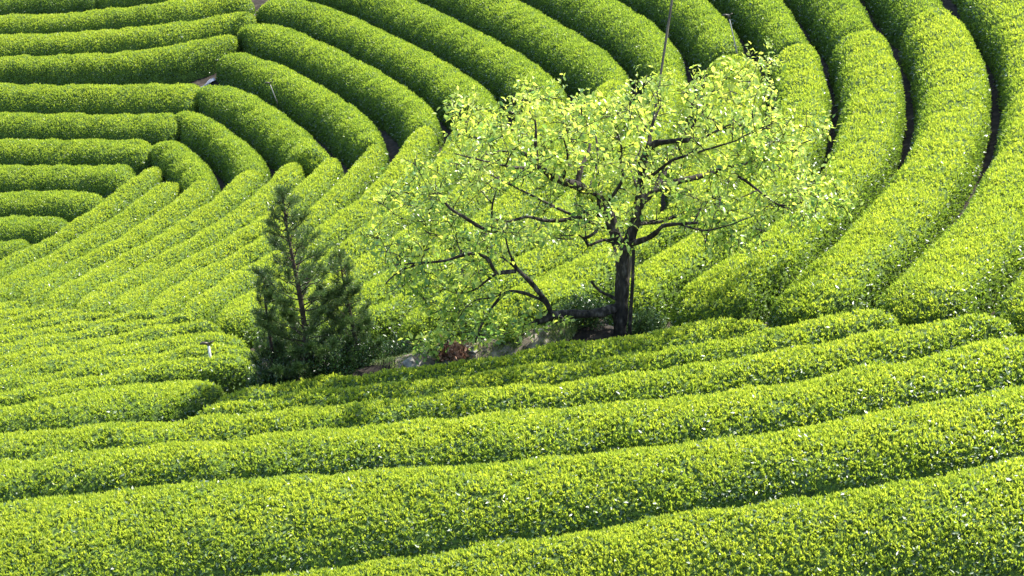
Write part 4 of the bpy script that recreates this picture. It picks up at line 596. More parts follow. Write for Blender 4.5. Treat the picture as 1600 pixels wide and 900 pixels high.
PERSIMMON_LIMBS = [
([(0.016,0,-0.289),(0,0,0),(0.015,0,0.345),(0.027,0,0.801),(0.029,0,1.252),(0.013,0,1.498)],0.122,0.108),
([(0.014,0,1.454),(-0.093,0.05,1.66),(-0.161,0.05,1.905),(-0.214,0.1,2.11),(-0.352,0.15,2.271),(-0.546,0.1,2.44),(-0.729,0,2.58),(-0.974,-0.15,2.691),(-1.163,-0.2,2.793),(-1.331,-0.3,2.973),(-1.435,-0.35,3.052)],0.11,0.05),
([(-1.435,-0.35,3.052),(-1.518,-0.4,3.163),(-1.622,-0.5,3.287),(-1.806,-0.6,3.358),(-1.988,-0.7,3.365),(-2.16,-0.8,3.341)],0.045,0.02),
([(-1.415,-0.35,3.031),(-1.394,-0.3,3.155),(-1.435,-0.25,3.322),(-1.415,-0.2,3.553),(-1.436,-0.2,3.733)],0.035,0.015),
([(-0.729,0,2.58),(-0.717,0.1,2.746),(-0.674,0.2,2.87),(-0.566,0.3,2.971),(-0.519,0.5,3.144)],0.06,0.02),
([(-0.974,-0.15,2.691),(-0.939,-0.3,2.973),(-0.904,-0.4,3.237),(-0.991,-0.5,3.53)],0.025,0.012),
([(-0.269,0.1,2.198),(-0.162,-0.2,2.478),(0.003,-0.3,2.78),(-0.081,-0.4,3.131),(-0.05,-0.5,3.35),(-0.132,-0.6,3.61)],0.035,0.015),
([(0.014,0,1.454),(0.137,0,1.643),(0.196,0,1.866),(0.254,0,2.087),(0.291,0,2.307),(0.299,0.05,2.565),(0.304,0.05,2.805),(0.33,0.05,3),(0.399,0.05,3.195),(0.496,0,3.305),(0.726,-0.1,3.355),(0.953,-0.2,3.404),(1.17,-0.3,3.432)],0.1,0.035),
([(0.399,0.05,3.195),(0.426,0.2,3.336),(0.47,0.3,3.524),(0.604,0.5,3.74)],0.04,0.015),
([(0.953,-0.2,3.404),(1.091,-0.2,3.606),(1.176,-0.1,3.791),(1.231,0,3.977)],0.03,0.012),
([(1.17,-0.3,3.432),(1.461,-0.4,3.608),(1.761,-0.4,3.766),(2.023,-0.3,3.865)],0.025,0.01),
([(0.272,0,2.23),(0.421,0.1,2.407),(0.594,0.2,2.486),(0.79,0.3,2.522),(0.967,0.4,2.536),(1.166,0.5,2.55),(1.503,0.7,2.568),(1.724,0.8,2.649),(2.056,0.9,2.665),(2.385,1,2.781)],0.075,0.02),
([(0.594,0.2,2.486),(0.747,0.6,2.62),(0.864,0.8,2.805),(0.93,0.9,2.998)],0.04,0.015),
([(1.724,0.8,2.649),(2.07,0.5,2.517),(2.318,0.3,2.357),(2.577,0.2,2.189),(2.81,0.1,2.11)],0.032,0.012),
([(2.577,0.2,2.189),(2.826,0.1,2.198),(3.036,0,2.34),(3.325,0,2.416)],0.016,0.008),
([(2.385,1,2.781),(2.754,1,2.925),(3.107,0.9,3.064),(3.35,0.8,3.224)],0.018,0.007),
([(0.055,0,1.543),(0.24,-0.2,1.677),(0.403,-0.4,1.8),(0.52,-0.6,1.965),(0.603,-0.8,2.161),(0.84,-1,2.247),(1.124,-1.2,2.334)],0.055,0.02),
([(0.195,0,1.921),(0.435,0.4,1.802),(0.693,0.7,1.726),(1.072,1,1.766),(1.48,1.3,1.784)],0.04,0.015),
([(0.84,-1,2.247),(1.241,-1.1,2.152),(1.619,-1.3,2.324),(1.916,-1.3,2.451)],0.018,0.008),
([(-0.083,0,1.565),(-0.248,-0.1,1.699),(-0.446,-0.3,1.7),(-0.564,-0.4,1.657),(-0.643,-0.5,1.844),(-0.72,-0.6,1.943),(-0.899,-0.7,1.955)],0.03,0.012),
([(-0.643,-0.5,1.844),(-0.509,-0.5,1.888),(-0.417,-0.5,1.997)],0.03,0.024),
([(-0.564,-0.4,1.657),(-0.608,-0.4,1.833),(-0.622,-0.4,2.106),(-0.645,-0.4,2.269)],0.014,0.008),
([(0.001,0,0.482),(-0.153,-0.1,0.451),(-0.372,-0.25,0.44),(-0.641,-0.35,0.466),(-0.909,-0.45,0.515),(-1.121,-0.5,0.512),(-1.3,-0.55,0.441),(-1.406,-0.6,0.426)],0.085,0.06),
([(-1.153,-0.5,0.512),(-1.218,-0.55,0.722),(-1.325,-0.6,0.885),(-1.472,-0.65,1.104),(-1.619,-0.7,1.276),(-1.744,-0.75,1.404),(-1.806,-0.8,1.586)],0.05,0.03),
([(-1.743,-0.75,1.36),(-1.909,-0.8,1.378),(-2.074,-0.85,1.341),(-2.125,-0.9,1.49),(-2.185,-0.95,1.649),(-2.317,-1,1.742),(-2.469,-1.05,1.781),(-2.673,-1.1,1.733),(-2.878,-1.1,1.657),(-3.231,-1.2,1.66),(-3.435,-1.2,1.649),(-3.653,-1.3,1.663)],0.038,0.012),
([(-3.231,-1.2,1.66),(-3.538,-1.2,1.563),(-3.724,-1.2,1.433),(-3.829,-1.2,1.303)],0.02,0.01),
([(-2.074,-0.85,1.341),(-2.242,-0.7,1.166),(-2.38,-0.6,0.997),(-2.561,-0.5,0.893),(-2.753,-0.4,0.857)],0.022,0.01),
([(-1.25,-0.55,0.755),(-1.387,-0.6,0.841),(-1.597,-0.7,0.967),(-1.857,-0.8,1.059),(-1.93,-0.8,1.003),(-2.066,-0.8,0.848),(-2.201,-0.85,0.667),(-2.305,-0.9,0.486),(-2.41,-0.95,0.203)],0.032,0.018),
([(-1.93,-0.8,1.003),(-2.116,-0.9,0.952),(-2.373,-1,0.978),(-2.55,-1,0.857),(-2.676,-1,0.635)],0.014,0.006),
([(-1.744,-0.75,1.404),(-1.909,-0.6,1.516),(-2.067,-0.4,1.524),(-2.172,-0.3,1.634)],0.02,0.01),
([(-1.806,-0.8,1.586),(-1.909,-0.7,1.824),(-1.888,-0.6,2.063)],0.02,0.01),
([(-1.208,-0.6,2.171),(-1.343,-0.7,2.214),(-1.54,-0.8,2.322),(-1.683,-0.9,2.311),(-1.887,-1,2.269),(-2.059,-1.1,2.355)],0.03,0.014),
([(-0.213,0.1,2.055),(-0.496,-0.1,2.086),(-0.765,-0.3,2.128),(-1.03,-0.5,2.139),(-1.208,-0.6,2.171)],0.035,0.03),
([(-2.059,-1.1,2.163),(-2.232,-1.1,2.173),(-2.392,-1.2,2.313),(-2.591,-1.25,2.467),(-2.81,-1.3,2.609),(-2.868,-1.3,2.746),(-2.945,-1.35,2.845)],0.035,0.016),
([(-1.887,-1,2.269),(-1.989,-1.05,2.189),(-2.059,-1.1,2.163)],0.025,0.03),
([(-2.131,-1.1,2.173),(-2.13,-1.1,2.387),(-2.119,-1.1,2.62),(-2.058,-1.1,2.81)],0.022,0.012),
([(-2.119,-1.1,2.62),(-2.208,-1.2,2.757),(-2.288,-1.2,2.862)],0.012,0.006),
([(-0.011,0,0.573),(-0.21,-0.1,0.713),(-0.373,-0.15,0.799),(-0.495,-0.2,0.986)],0.03,0.022),
([(-0.546,0.1,2.44),(-0.405,1,2.501),(-0.333,1.5,2.693),(-0.38,1.8,3.006)],0.034,0.015),
([(0.287,0,2.471),(0.188,1,2.501),(0.382,1.6,2.721),(0.501,1.9,3.148)],0.034,0.015),
([(-0.119,0,1.81),(-0.4,0.8,1.66),(-0.926,1.4,1.695),(-1.584,1.8,1.916),(-2.251,2,2.204)],0.034,0.015),
([(0.336,0,2.635),(0.708,-1,3.305),(1.143,-1.6,3.632),(1.592,-1.9,3.868)],0.034,0.012),
([(-1.331,-0.3,2.973),(-1.806,-1,3.179),(-2.3,-1.5,3.45),(-2.691,-1.6,3.581)],0.03,0.01),
]
PERSIMMON_TWIGS = [(-2.21,0.46,3.26),(-2.56,-0.22,3.62),(-2.62,-0.87,3.72),(-2.17,-0.39,3.43),(-2.77,-1.03,3.65),(-2.15,-0.26,3.63),(-2.52,0.03,3.71),(-2.13,-0.56,3.69),(-2.13,2.03,3.16),(-2.43,1.06,3.28),(-2.53,-0.3,3.49),(-2.2,0.1,3.55),(-2.59,1.05,2.85),(-2.34,0.3,3.03),(-2.59,-1.09,4.14),(-2.43,1.49,3.51),(-2.24,1.22,3.39),(-1.02,0.72,3.18),(-1.16,-0.96,4.15),(-1.84,0.8,3.27),(-1.13,0.08,3.31),(-1.99,-2.06,4.44),(-1.2,1.41,3.5),(-1.78,-2.11,4.52),(-1.27,-0.74,4.32),(-1.53,0.42,3.49),(-1.24,-0.03,3.27),(-1.52,2,2.82),(-0.77,1.42,3.43),(-1.95,-0.91,4.07),(-1.59,-1.73,4.43),(-1.67,0.26,3.99),(-1.7,-2.03,4.32),(-1.02,0.93,3.21),(-1.32,0.36,3.92),(-1.71,-0.93,4),(-1.72,0.64,3.34),(-1.71,1.75,3.05),(-1.61,-0.4,3.8),(-1,-2.26,4.47),(-0.84,-1.63,4.28),(-1.15,0.05,4.11),(-0.82,-0.25,3.74),(-0.69,2.2,3.26),(-0.69,-1.35,4.15),(-0.79,1.88,2.92),(-0.28,-0.57,3.55),(-0.69,-1.17,4.27),(-0.21,-0.31,3.9),(-0.6,-1.68,3.88),(-1.03,0.01,3.82),(-0.88,0.17,3.45),(-0.27,-0.58,3.87),(-0.39,-0.6,3.95),(-0.16,1.08,3.01),(-0.47,1.03,3.45),(-1,-2.26,4.09),(-0.65,0.17,3.95),(-0.51,1.31,3.65),(-0.45,-0.36,4.16),(-0.73,-0.69,3.92),(-0.03,2.3,3.39),(-0.1,0.21,3.65),(-0.62,0.48,3.94),(-0.16,-0.84,4.22),(0.01,-1.21,4.36),(0.43,0.18,4.22),(0.69,0.78,3.66),(1.24,0.23,4.18),(0.43,0.95,3.39),(1.52,-0.02,3.62),(1,-0.99,4.18),(1.19,-0.22,4.15),(0.22,-0.24,3.62),(-0.1,-2.3,4.44),(1.73,1.28,3.49),(0.16,0.18,3.65),(1.14,0.64,3.88),(1.1,-0.32,3.56),(0.87,-1.49,4.4),(0.02,-1.45,4.01),(0.04,-0.71,3.92),(0.25,-1.27,3.84),(0.73,2.26,3.7),(0.02,0.65,3.47),(1.03,2.23,3.23),(1.23,0.19,3.84),(1.21,2.15,2.85),(0.95,0.04,4.1),(0.02,0.71,3.56),(1.25,-0.57,4.23),(0.4,0.04,3.96),(1.52,-0.12,4.15),(0.52,0.29,4.08),(1.53,2.15,2.88),(0.2,-0.17,3.96),(1.17,0.44,4.2),(1.15,1.81,2.83),(0.34,0.26,4.24),(0.88,2.25,3.74),(1.13,-0.1,3.36),(0.28,-2.27,4.93),(1.18,-1.36,4.12),(0.14,-0.82,4),(2.46,0.87,3.37),(2.4,1.59,3.77),(2.11,-1.32,4.36),(1.35,0.32,4.36),(1.37,0.35,3.65),(1.85,-1.38,4.72),(1.77,-1.21,3.85),(1.81,-0.12,3.71),(1.62,-0.71,4.68),(1.57,-0.78,4.55),(1.81,-1.94,4.32),(1.93,1.67,3.96),(2.22,1.66,4.22),(2.59,1.44,3.41),(1.29,0.12,3.77),(2.55,0.6,3.61),(1.32,-0.4,3.92),(1.45,-0.46,4.29),(2.38,1.2,3.99),(1.87,-1.92,4.02),(1.87,-0.74,3.71),(2.04,0.63,3.74),(2.06,0.72,3.83),(1.78,-0.7,4.58),(2.2,-0.12,4.47),(1.37,1.02,3.86),(1.66,0.67,3.89),(1.25,-0.07,4.35),(1.87,0.88,4.16),(1.73,-0.32,3.73),(1.8,-1.03,4.5),(1.61,-0.56,4.55),(2.68,1.4,3.77),(2.3,1.52,3.25),(1.58,0.92,3.38),(2.63,0.14,3.43),(2.54,-0.73,3.39),(3.16,1.56,2.47),(2.23,1.04,2.92),(2.85,0.68,2.97),(2.29,-0.15,2.99),(2.47,0.1,3.63),(2.27,1.1,2.93),(2.13,0.13,3.41),(2.64,0.08,3.24),(2.78,-0.54,3.3),(2.04,-1.81,4.07),(2.48,-1.18,3.92),(2.41,-0.77,3.54),(2.52,-0.05,3.35),(1.9,-0.78,3.45),(2.97,1.04,2.87),(2.35,-0.03,3.05),(2.42,-0.39,2.85),(1.86,-0.76,3.6),(2.67,1.73,2.31),(2.19,0.01,3.22),(2.83,-0.01,3.57),(1.56,-1.76,4.03),(1.01,-1.5,3.53),(1.3,-1.62,3.65),(2.09,-0.03,2.8),(2.03,-0.12,3.22),(0.95,0.47,2.67),(2.01,0.75,2.65),(1.7,0.81,2.38),(1.77,0.08,3.06),(2.03,0.57,3.17),(1.7,0.2,3.48),(1.12,-0.53,3.24),(1.1,0.33,3.02),(1.27,0.04,2.89),(1.36,-1.37,3.34),(1.73,0.62,2.71),(2.21,-0.88,3.31),(2.44,0.32,2.85),(2.16,-0.96,3.55),(2.29,0.31,2.9),(2.52,1.14,2.71),(1.55,0.46,3.32),(0.77,-1.81,3.96),(2.18,1.37,3.07),(0.91,-0.17,3.13),(1.69,-0.42,2.87),(1.54,1.53,2.39),(1.95,1.3,3.17),(1.2,-1.13,3.77),(2.11,1.07,3.01),(2.18,0.59,2.58),(2.19,-0.49,3.32),(1.16,-1.05,3.57),(1.5,0.55,2.63),(2.99,0.45,2.35),(3.01,1.67,1.71),(2.74,-0.38,2.58),(2.86,1,2.47),(3.54,0.86,2.51),(2.82,-0.2,2.39),(3.05,0.67,2.36),(3.34,0.22,2.26),(3.62,0.79,2.28),(2.62,-1.37,2.97),(2.96,-0.26,2.52),(3.03,1.02,2.38),(2.9,-1.08,2.89),(2.73,-1.51,2.75),(2.94,0.3,2.47),(0.39,1.55,2.05),(-0.6,-0.2,2.51),(0.51,0.95,2.59),(0.5,-0.17,3.08),(-0.41,-1,3.24),(-0.42,-0.4,2.88),(0.21,-0.67,3.53),(0.91,1.25,2.55),(0.07,-1.56,3.3),(-0.09,0.24,2.62),(-0.06,0.56,2.81),(-1.16,-0.19,2.82),(0.2,-0.09,3.01),(-0.99,2.06,2.32),(-0.36,-0.04,2.77),(0.22,-0.44,3.45),(0.94,0.94,2.7),(0.45,-1.08,2.91),(-0.87,1.02,3.03),(-0.45,2.29,2.26),(0.09,0.22,2.92),(0.7,2.15,2.19),(-1.31,-1.75,3.51),(-0.82,-0.11,3.24),(0.1,0.47,2.7),(-0.05,0.32,2.48),(-0.7,-0.07,3.08),(0.18,-2.28,3.27),(0.19,0.47,2.57),(-0.8,-2.28,3.74),(-0.32,0.19,2.43),(0.7,0.68,2.87),(-0.41,-2.18,3.56),(-0.31,-0.46,3.34),(0.45,0.29,2.54),(-0.06,-1.63,3.43),(-0.24,-1.33,3.6),(-0.46,-0.86,3.02),(0.5,0.59,3.06),(-0.76,-0.68,3.5),(0.25,1.02,2.53),(-0.43,-0.12,2.49),(-1.46,-1.25,3.35),(-1.34,-1.33,3.44),(-0.86,-0.64,3.05),(-1.64,-0.64,3.5),(-1.4,0.34,2.89),(-1.99,-0.28,2.9),(-1.36,0.08,2.49),(-1.11,-0.66,3.15),(-2.17,-0.68,3.27),(-2.06,-0.28,3.13),(-1.7,-1.21,3.62),(-1.71,-2.01,3.29),(-1.84,0.37,2.64),(-1.85,-1.96,3.69),(-1.46,-1.85,3.36),(-2.26,0.59,2.88),(-2.33,0.21,2.85),(-2.15,-2.01,3.5),(-1.89,-1.87,3.18),(-1.72,0.31,2.89),(-1.08,1.44,2.39),(-2.17,0.78,2.81),(-1.16,-0.88,3.1),(-2.23,-0.84,2.91),(-2.19,-1.03,3.36),(-1.3,1.29,2.5),(-1.55,1.95,2.24),(-1.26,0.12,2.57),(-1.99,-0.14,2.89),(-3.09,-1.43,2.88),(-3.05,1.37,2.08),(-2.37,-1.6,3.14),(-2.54,-0.11,2.78),(-2.86,-0.52,2.24),(-3.02,1.39,1.84),(-3.19,-0.63,2.48),(-2.33,0.79,2.21),(-2.74,-0.01,2.07),(-2.86,-0.51,2.9),(-2.8,-0.81,3.2),(-2.86,1.36,2.51),(-2.9,-1.69,2.97),(-2.25,0.19,2.47),(-2.98,-1.25,2.73),(-3.19,0.6,1.97),(-2.46,-0.66,2.79),(-2.92,-0.57,2.63),(-2.57,0.03,2.19),(-2.75,-1.02,2.61),(-2.45,-0.89,3.19),(-3.34,-0.12,2.81),(-2.36,1.06,2.47),(-3.85,0.13,2.33),(-3.39,0.78,1.78),(-3.17,0.46,1.74),(-3.96,-0.51,2.45),(-3.65,-0.73,2.27),(-3.73,-0.46,2.63),(-3.12,0.82,1.63),(-3.51,0.48,2.03),(-3.77,0.01,2.27),(-3.61,1.33,1.76),(-3.11,-0.97,2.36),(-3.66,-0.35,2.55),(-3.47,0.12,2.42),(-3.44,1.42,2.1),(-3.03,0.18,2.12),(-3.99,0.2,1.97),(-3.19,0.81,1.96),(-3.72,-0.03,2.44),(-3.82,-0.16,2.29),(-3.33,-0.83,2.22),(-2.76,-0.74,1.17),(-2.36,1.48,1.1),(-2.26,1.99,1.01),(-2.76,-0.67,1.94),(-3.23,-1.24,1.46),(-3.39,-0.21,1.65),(-2.48,-1.08,1.36),(-3.11,-0.77,1.97),(-2.89,-0.46,1.81),(-3.29,0.28,1.21),(-3.52,-1.31,1.54),(-2.73,-0.53,1.59),(-3.17,1.63,0.39),(-3.4,0.11,1.17),(-2.64,-1.82,1.61),(-3.13,-0.76,2.01),(-2.73,0.67,0.91),(-2.34,-0.7,1.43),(-3.53,-0.77,1.34),(-2.76,1.29,1.35),(-2.85,-0.19,1.54),(-2.39,0.65,1.03),(-2.29,0.13,1.26),(-2.47,0.5,1.49),(-3.65,-1.09,1.76),(-3.1,-1.38,1.97),(-2.37,-1.15,1.69),(-2.44,0.62,0.84),(-2.68,-0.26,1.78),(-2.87,-0.7,1.26),(-1.94,-2.07,2.04),(-1.35,1.62,1.04),(-2.04,-1.73,2.44),(-1.6,-1.6,2.24),(-2.55,0.79,1.19),(-2.25,-0.23,1.58),(-1.17,-0.81,1.99),(-1.31,-1.85,2.3),(-1.29,1.17,1.09),(-1.9,-0.78,2.15),(-1.94,-2.07,2.46),(-2.37,-1,1.93),(-2.11,0.06,1.74),(-2.02,0.48,1.48),(-1.16,1.53,1.32),(-2.26,0.78,1.39),(-2.44,0.53,1.32),(-1.8,1.08,1.38),(-2.08,-1.45,2.43),(-1.6,-2.16,2.48),(-1.09,-1.19,2.03),(-1.54,0.6,1.68),(-2.4,1.95,1.12),(-1.33,1.21,1.55),(-0.53,-1.44,2.5),(-1.2,1.22,1.82),(-0.62,1.16,1.5),(-0.56,0.29,1.72),(-0.34,-1.89,2.81),(-0.74,0.21,2.15),(-0.73,0.43,1.78),(-0.71,-1.35,2.59),(-1.46,1.71,1.5),(-0.43,0.71,2.08),(-0.81,-0.68,2.47),(-0.2,2.3,1.28),(-0.55,1.43,1.57),(-0.42,-1.68,2.74),(-1.08,0.54,1.55),(-0.71,1.1,1.97),(-0.45,-0.53,2.21),(-0.74,-0.03,2.37),(1.21,-0.91,2.55),(1.69,0.54,1.89),(1.45,-0.35,2.03),(1.22,1.01,1.56),(1.79,0.17,1.99),(1.39,-0.01,1.9),(1.02,-0.6,2.72),(-0.01,-0.97,2.38),(1.41,1.13,1.44),(0.27,1.66,1.42),(1.25,1.48,1.63),(0.7,1.42,2.13),(0.41,0.55,1.89),(0.67,0.53,2.33),(0.8,-2,3.05),(1.09,0.76,2.21),(1.64,-0.9,2.48),(0.88,-0.12,2.3),(1.71,1.21,1.92),(1.82,0.01,2.27),(0.57,-2.25,3.27),(1.47,-1.19,2.76),(0.8,0.18,1.95),(0.19,2.3,1.6),(1.12,0.87,1.86),(1.63,1.33,2),(0.22,-0.57,2.54),(1.61,-0.69,2.37),(1.49,-0.12,2.08),(1.41,-1.04,2.25),(1.73,0.04,1.77),(1.76,-0.14,2.31),(1.71,1.52,1.75),(2.4,1.51,1.98),(2.42,-0.49,2.27),(2.37,0.61,1.89),(1.69,0.92,2.09),(2.71,1.54,1.78),(2.57,0.33,2.02),(1.41,-1.6,2.72),(1.81,-0.31,1.82),(1.61,-0.97,2.36),(2.54,0.56,2.14),(1.67,-0.13,1.8),(2.44,0.92,1.61),(2.31,0.54,2.24),(-2.51,-0.59,1.05),(-2.97,-0.24,0.9),(-3.19,-0.71,0.77),(-2.74,-0.23,0.41),(-2.22,0.12,0.67),(-2.15,0.7,0.58),(-2.19,-0.9,0.63),(-3.31,-0.64,0.91),(-2.91,-0.58,0.78),(-2.18,-0.23,0.55),(-3.28,-0.39,0.56),(-2.66,-0.67,0.64),(-2.62,-0.51,0.94),(-2.89,-0.61,0.65),(-2.68,-0.82,0.91),(-2.84,-0.48,0.45),(-2.44,-0.86,0.8),(-3.36,-0.51,0.92),(-3.28,-0.43,0.98),(-2.91,-0.24,0.29),(-2.75,-0.39,0.42),(-2,-0.93,1.02),(-1.81,-0.7,0.43),(-2.36,-0.41,0.02),(-1.8,0.13,-0.09),(-2.07,-0.29,0.07),(-2.52,-0.11,0.01),(-2.19,0.62,-0.38),(-1.6,-0.19,0.11),(-1.45,-0.4,0.19),(-2.64,-0.83,0.32),(-2.45,-0.6,0.39),(-1.53,-0.98,0.53),(-2.37,-0.87,0.35),(-2.15,-0.45,0.12),(-2.14,-0.91,0.3),(-3.53,-0.59,1.17),(-3.82,-0.47,1.71),(-3.32,-0.74,1.37),(-3.58,-0.32,1.42),(-3.7,-0.58,1.22),(-3.47,-0.14,1.56),(-3.67,-0.43,1.06),(-3.6,-0.58,1.02),(-3.28,-1.21,1.82),(-3.95,-0.89,1.74),(-3.58,-0.3,1.65),(-1.08,0.19,0.29),(-0.95,-1.02,0.59),(-1.38,-0.42,0.3),(-1.31,-0.51,0.57),(-3.26,-0.38,-0.04),(-3.36,-0.66,-0.06),(-3.12,-0.43,-0.18),(-3.4,-0.44,-0.11),(-2.95,-0.77,0.13),(-2.94,0.1,-0.4),(3.31,-0.32,3.58),(3.22,0.6,3.21),(3.32,0.38,3.54),(2.05,-0.52,1.61),(2.41,1.49,0.95),(2.19,-1.26,1.92),(3.65,0.1,2.18),(3.07,-0.65,2.58),(3.32,-0.45,2.46),(-0.21,-2.3,2.2),(0.18,0.47,1.26),(-0.1,-1.58,2.04),(1.65,0.02,1.6),(1.74,-0.03,1.71),(1.31,-0.82,1.76),(1.95,0.61,1.3),(1.5,-0.09,1.62),(2.95,0.75,2),(2.97,1.12,1.48),(3.12,0.8,1.75),(3.43,1.26,1.74),(3.18,0.31,1.94),(3.09,0.29,2.13),(3.08,-0.51,2.28),(3.34,1.48,1.47),(2.11,-1.04,2.45),(2.91,1.32,1.76),(3.51,0.08,2.16),(3.75,0.9,1.87),(3.73,0.47,2.14),(2.35,1.59,4.31),(2.28,-0.44,4.72),(2.3,-0.86,4.79),(-1.64,1.75,3.83),(-1.51,-1.48,4.59),(-1.64,-1.9,4.58),(-2.47,-0.41,4.1),(-2.78,-0.11,3.93),(-2.73,-0.68,4.13),(-4.13,0.11,1.65),(-4.31,0.46,1.5),(-3.91,-0.93,1.99),(-3.29,1.42,2.49),(-3.42,-0.27,2.81),(-3.34,0.04,2.85),(-3.34,-1.24,3.33)]

# ------------------------------------------------------------------ persimmon tree
def bend(p0, p1, sag, n=6, wig=.06):
    t = np.linspace(0, 1, n)[:, None]
    L = np.linalg.norm(p1 - p0)
    mid = (p0 + p1) / 2 + np.array([0, 0, sag * L]) + RNG.normal(size=3) * wig * L
    pts = (1 - t) ** 2 * p0 + 2 * t * (1 - t) * mid + t ** 2 * p1
    pts[1:-1] += RNG.normal(size=(n - 2, 3)) * .012 * L
    return pts

def build_persimmon():
    base = np.array([1.806, 29.9, 18.317])
    root = tag(empty('persimmon_tree', base), 'spreading persimmon tree with dark crooked limbs and fresh lime green leaves', 'tree')
    trunk = Tubes(); limbs = Tubes(); nodes = []; nrad = []
    for i, (pts, r0, r1) in enumerate(PERSIMMON_LIMBS):
        P = np.array(pts)
        # resample for smooth gnarly limbs
        s = np.r_[0, np.cumsum(np.linalg.norm(np.diff(P, axis=0), axis=1))]
        m = max(4, int(s[-1] / .07)); t = np.linspace(0, s[-1], m)
        Q = np.stack([np.interp(t, s, P[:, k]) for k in range(3)], 1)
        if m > 6:
            K = np.array([.25, .5, .25]); C = Q.copy()
            for _ in range(2):
                for k in range(3): C[1:-1, k] = np.convolve(C[:, k], K, 'valid')
            Q = C
        rr = np.linspace(r0, r1, m) * (1 + .10 * np.sin(t * 13 + i) + .05 * RNG.normal(size=m))
        if i == 0:
            rr[:3] *= [1.35, 1.2, 1.1]
            Q[0, 2] -= .1
        (trunk if i == 0 else limbs).add(Q, rr, 12 if r0 > .05 else 7, rough=.07)
        if i > 0:
            nodes += list(Q[1:]); nrad += list(rr[1:])
    trunk.build('trunk', M_BARK, root)
    tips = [np.array(t) for t in PERSIMMON_TWIGS]
    tw = limbs
    nodes = list(nodes); ends = []; remaining = tips[:]
    N = np.array(nodes); Rr = np.array(nrad)
    order = sorted(range(len(remaining)), key=lambda k: np.linalg.norm(N - remaining[k], axis=1).min())
    for k in order:
        tip = remaining[k]
        d = np.linalg.norm(N - tip, axis=1)
        # prefer to spring from a node nearer the trunk and below the tip
        cost = d + .25 * np.maximum(N[:, 2] - tip[2], 0) + .12 * np.linalg.norm(N, axis=1)
        j = int(cost.argmin())
        p0 = N[j]; r0 = min(Rr[j] * .7, .008 + .014 * d[j])
        pts = bend(p0, tip, .08, n=6 if d[j] > .4 else 4)
        rr = np.linspace(r0, .0065, len(pts))
        tw.add(pts, rr, 5)
        N = np.vstack([N, pts[1:]]); Rr = np.r_[Rr, rr[1:]]
        ends.append((pts, d[j]))
        # short crooked side twigs
        for _s in range(3):
            k0 = RNG.integers(1, len(pts) - 1); q0 = pts[k0]
            q1 = q0 + unit(unit(pts[-1] - pts[0]) * .6 + RNG.normal(size=3) * .7) * RNG.uniform(.12, .32)
            sp = bend(q0, q1, .1, n=5, wig=.12)
            tw.add(sp, np.linspace(max(rr[k0] * .8, .007), .005, 5), 4)
            ends.append((sp, .2))
    tw.build('branches', M_BARK, root)
    pos = []; ax = []; ln = []
    for pts, d in ends:
        seg = unit(pts[-1] - pts[-2])
        nl = RNG.integers(9, 17) if d != .2 else RNG.integers(0, 6)
        for q in range(nl):
            u = 1 - abs(RNG.normal()) * .35
            u = max(u, .15) * (len(pts) - 1); a = int(min(u, len(pts) - 2)); f = u - a
            c = pts[a] * (1 - f) + pts[a + 1] * f + RNG.normal(size=3) * np.array([.075, .075, .055])
            out = unit(RNG.normal(size=3) * .85 + seg * .45 + np.array([0, 0, -.12]))
            pos.append(c); ax.append(out); ln.append(RNG.uniform(.075, .135))
        # small side shoots standing upright
        if RNG.random() < .35:
            for q in range(6):
                pos.append(pts[-1] + np.array([0, 0, .04 * q]) + RNG.normal(size=3) * .02)
                ax.append(unit(RNG.normal(size=3) * .7 + np.array([0, 0, .6]))); ln.append(RNG.uniform(.05, .10))
    pos = np.array(pos); ax = np.array(ax); ln = np.array(ln); n = len(pos)
    # broad leaves: flattened hexagon blades folded along the rib
    side = rand_side(ax); horiz = unit(np.cross(ax, [0, 0, 1.0]) + 1e-4)
    side = unit(side * .8 + horiz * np.sign(RNG.normal(size=n))[:, None] * .9)
    side = unit(side - ax * (side * ax).sum(1)[:, None])
    nr = np.cross(ax, side); nr *= np.sign(nr[:, 2:3] + 1e-6)
    w = ln * RNG.uniform(.48, .62, n)
    def P(t, s_, f): return pos + ax * (ln * t)[:, None] + side * (w * s_ * .5)[:, None] + nr * (w * f - ln * .18 * t * t)[:, None]
    V = np.stack([P(0, 0, 0), P(.30, .85, .14), P(.68, .72, .12), P(1, 0, 0), P(.68, -.72, .12), P(.30, -.85, .14), P(.30, 0, 0), P(.68, 0, 0)], 1).reshape(-1, 3)
    o8 = np.arange(n)[:, None] * 8
    F = np.stack([o8 + np.array([0, 1, 6]), o8 + np.array([0, 6, 5]), o8 + np.array([7, 2, 3]), o8 + np.array([7, 3, 4])], 1).reshape(-1, 3)
    F2 = np.stack([o8 + np.array([6, 1, 2, 7]), o8 + np.array([5, 6, 7, 4])], 1).reshape(-1, 4)
    tint = np.clip(.24 + .26 * (pos[:, 2] / 3.5) + RNG.normal(size=n) * .24 + .14 * np.sin(pos[:, 0] * 3 + pos[:, 1] * 2) * np.sin(pos[:, 2] * 4), 0, 1)
    tint_f = np.r_[np.repeat(tint, 4), np.repeat(tint, 2)]
    mesh_object('crown', V, np.r_[F.ravel(), F2.ravel()], np.r_[np.full(len(F), 3), np.full(len(F2), 4)], [M_PERSIMMON],
                attrs={'tint': tint_f}, parent=root)
    print('persimmon leaves', n)
build_persimmon()

